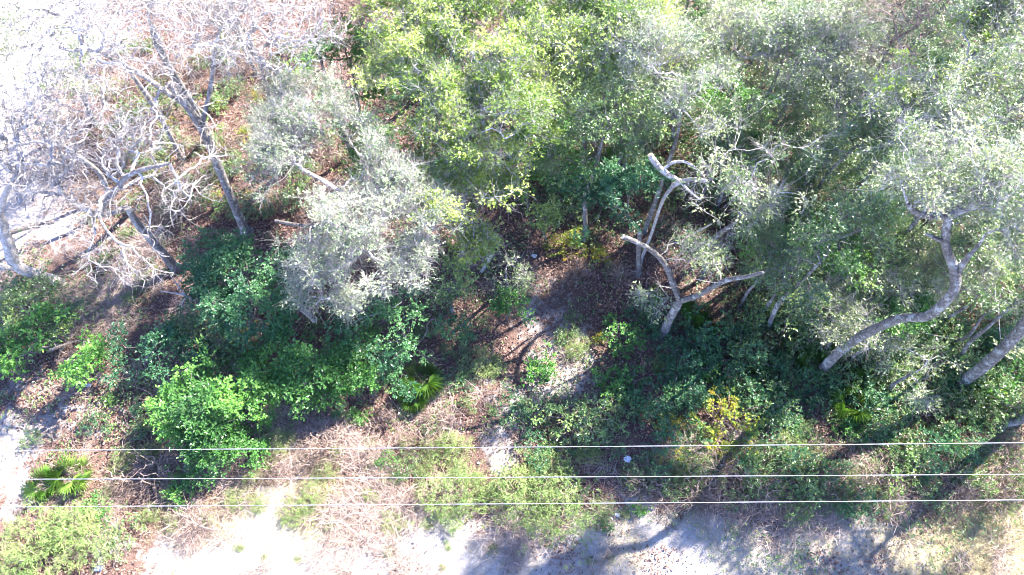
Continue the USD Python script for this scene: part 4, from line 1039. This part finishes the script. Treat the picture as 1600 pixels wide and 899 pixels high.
def lump(name, label, cat, px, py, size, mat, seed, z=.06, sharp=.5):
    p = at(px, py, z); p[2] = gh(p[0], p[1]) + size[2] * .35
    import trimesh
    m = trimesh.creation.icosphere(4)
    v = np.array(m.vertices)
    v *= 1 + sharp * (np.abs(meshkit.fbm(v * 1.7 + seed, 4, seed) - .5) * 3 - .5)[:, None]
    v *= np.array(size) / 2
    tag(part('/World', numbered('', name).strip('/'), v + p, m.faces, mat), label, cat)


lump('plastic_bag', 'crumpled white plastic bag in the dark brush below the upper wire', 'bag', 980, 719, (.26, .22, .16), 'white_plastic', 1, sharp=.9)
lump('plastic_scrap', 'white scrap at the top of the pink sandy clearing', 'litter', 138, 602, (.24, .16, .1), 'white_plastic', 2, sharp=.9)
lump('rubbish_bag', 'flat slate blue rubbish bag at the bottom edge on the left', 'bag', 155, 889, (.28, .2, .14), 'slate_plastic', 3, sharp=.7)
lump('stone', 'pale stone on the rusty litter in the centre', 'stone', 835, 398, (.24, .17, .12), 'pale_stone', 4)
lump('stone', 'grey stone on the brush edge below the lower wire', 'stone', 964, 805, (.2, .14, .1), 'pale_stone', 5)
lump('plastic_scrap', 'tiny white scrap left of the speckled sand patch below the upper wire', 'litter', 748, 723, (.1, .08, .06), 'white_plastic', 6, sharp=.9)

for k, (ya, yb, label) in enumerate([(705, 693, 'upper of three pale overhead wires, furthest from the verge'), (750, 742, 'middle of three pale overhead wires'), (793, 782, 'lowest of three pale overhead wires, nearest the verge')]):
    a, b = at(0, ya, 9.5), at(1600, yb, 9.5)
    xs = np.linspace(-70, 70, 141)
    w = (xs - a[0]) / (b[0] - a[0])
    rows = np.stack([xs, a[1] + (b[1] - a[1]) * w, 9.5 + 0.00045 * xs ** 2, np.full_like(xs, .0075)], 1)
    v, f = limb_tube(rows, 300 + k, 6, rough=.03, step=.5)
    tag(part('/World', 'overhead_wire', v, f, 'wire_metal', smooth=True), label, 'wire')


# ------------------------------------------------------------------ what nobody could count: leaf litter, straw, turf, undergrowth
def scatter(name, label, cat, meshes, mat, pos, yaw, scale, seed):
    inst = UsdGeom.PointInstancer.Define(stage, numbered('/World', name))
    p = str(inst.GetPath())
    for v, f, t in meshes:
        pr = part(p, 'patch', v, f, mat, tint=t)
        inst.GetPrototypesRel().AddTarget(pr.GetPath())
    rng = R0(seed)
    n = len(pos)
    inst.CreatePositionsAttr(Vt.Vec3fArray.FromNumpy(pos.astype(np.float32)))
    q = [Gf.Quath(float(math.cos(a / 2)), 0, 0, float(math.sin(a / 2))) for a in yaw]
    inst.CreateOrientationsAttr(Vt.QuathArray(q))
    inst.CreateScalesAttr(Vt.Vec3fArray.FromNumpy(np.repeat(scale[:, None], 3, 1).astype(np.float32)))
    inst.CreateProtoIndicesAttr(Vt.IntArray.FromNumpy(rng.integers(0, len(meshes), n).astype(np.int32)))
    tag(inst.GetPrim(), label, cat, kind='stuff')


def spots(seed, step, x0, x1, y0, y1, keep):
    rng = R0(seed)
    X, Y = np.meshgrid(np.arange(x0, x1, step), np.arange(y0, y1, step))
    x, y = (X + rng.uniform(-.5, .5, X.shape) * step).ravel(), (Y + rng.uniform(-.5, .5, X.shape) * step).ravel()
    k = rng.random(len(x)) < keep(x, y)
    x, y = x[k], y[k]
    return np.stack([x, y, gh(x, y)], 1), rng.uniform(0, 6.283, len(x)), rng.uniform(.8, 1.25, len(x))


def litter_patch(seed, n=380):
    rng = R0(seed)
    r = rng.normal(size=(n, 2)) * .42
    P = np.c_[r, rng.uniform(.005, .05, n)]
    a = rng.uniform(0, 6.283, n)
    A = unit(np.c_[np.cos(a), np.sin(a), rng.normal(size=n) * .25])
    N = unit(rng.normal(size=(n, 3)) * .4 + [0, 0, 1]); N = unit(N - A * (N * A).sum(1, keepdims=True))
    s = rng.uniform(.6, 1.3, n)
    v, f = leaf_quads(P, A, N, .085 * s, .042 * s)
    return v, f, np.repeat(np.clip(rng.normal(size=n) * .24 + .45, 0, 1), 4)


def blades(seed, n, spread, length, width, lean, droop):
    rng = R0(seed)
    P = np.c_[rng.normal(size=(n, 2)) * spread, np.zeros(n)]
    a = rng.uniform(0, 6.283, n)
    d = np.c_[np.cos(a), np.sin(a), np.zeros(n)]
    ln = length * rng.uniform(.5, 1.2, n)[:, None]
    l = (lean * rng.uniform(.3, 1.2, n))[:, None]
    m = P + (d * l + [0, 0, 1.0]) * ln * .5
    e = m + (d * (l + .8) + np.array([0, 0, 1.0]) * rng.uniform(-droop, .6, n)[:, None]) * ln * .5
    s = np.c_[-d[:, 1], d[:, 0], np.zeros(n)] * width / 2
    v = np.stack([P - s, P + s, m + s, m - s, e + s * .3, e - s * .3], 1).reshape(-1, 3)
    k = np.arange(n)[:, None] * 6
    f = np.vstack([k + [[0, 1, 2, 3]], k + [[3, 2, 4, 5]]])
    return v, f, np.repeat(np.clip(rng.normal(size=n) * .22 + .5, 0, 1), 6)


scatter('leaf_litter', 'rusty fallen leaves covering the forest floor', 'leaf litter', [litter_patch(400 + k) for k in range(6)], 'leaf_dead',
        *spots(41, .85, -26, 26, 1.2, 32, lambda x, y: np.clip(1.0 - 1.15 * sand_amount(x, y) - .7 * turf_amount(x, y), .05, 1)), 42)
STRAWS = [(560, 740, 2.0, .9), (470, 720, 1.6, .9), (400, 770, 1.5, .8), (300, 790, 1.5, .8), (220, 800, 1.4, .8), (620, 700, 1.5, .7), (670, 650, 1.2, .6), (590, 660, 1.0, .8), (150, 470, 1.6, .8), (230, 430, 1.8, .7), (120, 410, 1.8, .5),
          (1100, 760, 1.2, .7), (1250, 760, 1.2, .7), (1380, 760, 1.2, .8), (1500, 760, 1.2, .6), (1160, 750, 1.5, .6), (640, 780, 1.5, .5), (420, 835, 1.6, .3), (530, 840, 1.4, .45), (330, 850, 1.2, .4), (640, 845, 1.2, .3), (440, 870, 1.6, .12), (150, 720, .9, .3), (60, 800, 1.2, .5), (250, 870, 1.2, .5), (1560, 800, 1.5, .4), (720, 740, 1.2, .5), (780, 810, 1.2, .5), (540, 800, 1.5, .4), (900, 840, 1.0, .4)]
scatter('dry_grass', 'straw coloured dry grass and dead vines in the strip beneath the wires', 'dry grass', [blades(420 + k, 46, .16, .42, .011, .8, .5) for k in range(6)], 'straw',
        *spots(43, .24, -22, 20, 1.0, 18, lambda x, y: zone(STRAWS, x, y) * np.clip((meshkit.fbm(np.stack([x * .9, y * .9, 0 * x], -1), 3, 12) - .42) * 5, 0, 1) + .015), 44)
scatter('turf', 'short thin grass on the sandy verge', 'grass', [blades(440 + k, 110, .2, .075, .006, .7, .2) for k in range(6)], 'turf_blade',
        *spots(45, .27, -20, 24, -3, 6, lambda x, y: np.clip(turf_amount(x, y) * 1.1, 0, .95) + .1), 46)


def weeds(seed, n=150):
    rng = R0(seed)
    T = np.c_[rng.normal(size=(26, 2)) * .32, rng.uniform(.05, .32, 26)]
    return leaves_at(rng, T, rng.normal(size=T.shape) * .3 + [0, 0, .4], n // 26, .06, .075, .035, seed, clump=2.5)


WEEDS = [(1300, 560, 6, .55), (1500, 600, 5, .55), (1400, 700, 3.5, .5), (1150, 560, 2.5, .5), (1100, 200, 7, .75), (1450, 250, 9, .8), (1300, 80, 9, .8), (950, 60, 7, .7), (750, 250, 6, .4), (620, 540, 2.5, .5), (870, 640, 2, .4), (200, 550, 3.5, .4), (420, 520, 3, .5), (1100, 700, 2.5, .35), (300, 200, 5, .2), (1250, 740, 3, .4)]
scatter('undergrowth', 'low green leafy ground cover in the shade of the trees', 'ground cover', [weeds(460 + k) for k in range(6)], 'leaf_live_oak',
        *spots(47, .55, -22, 26, 1.5, 32, lambda x, y: zone(WEEDS, x, y)), 48)
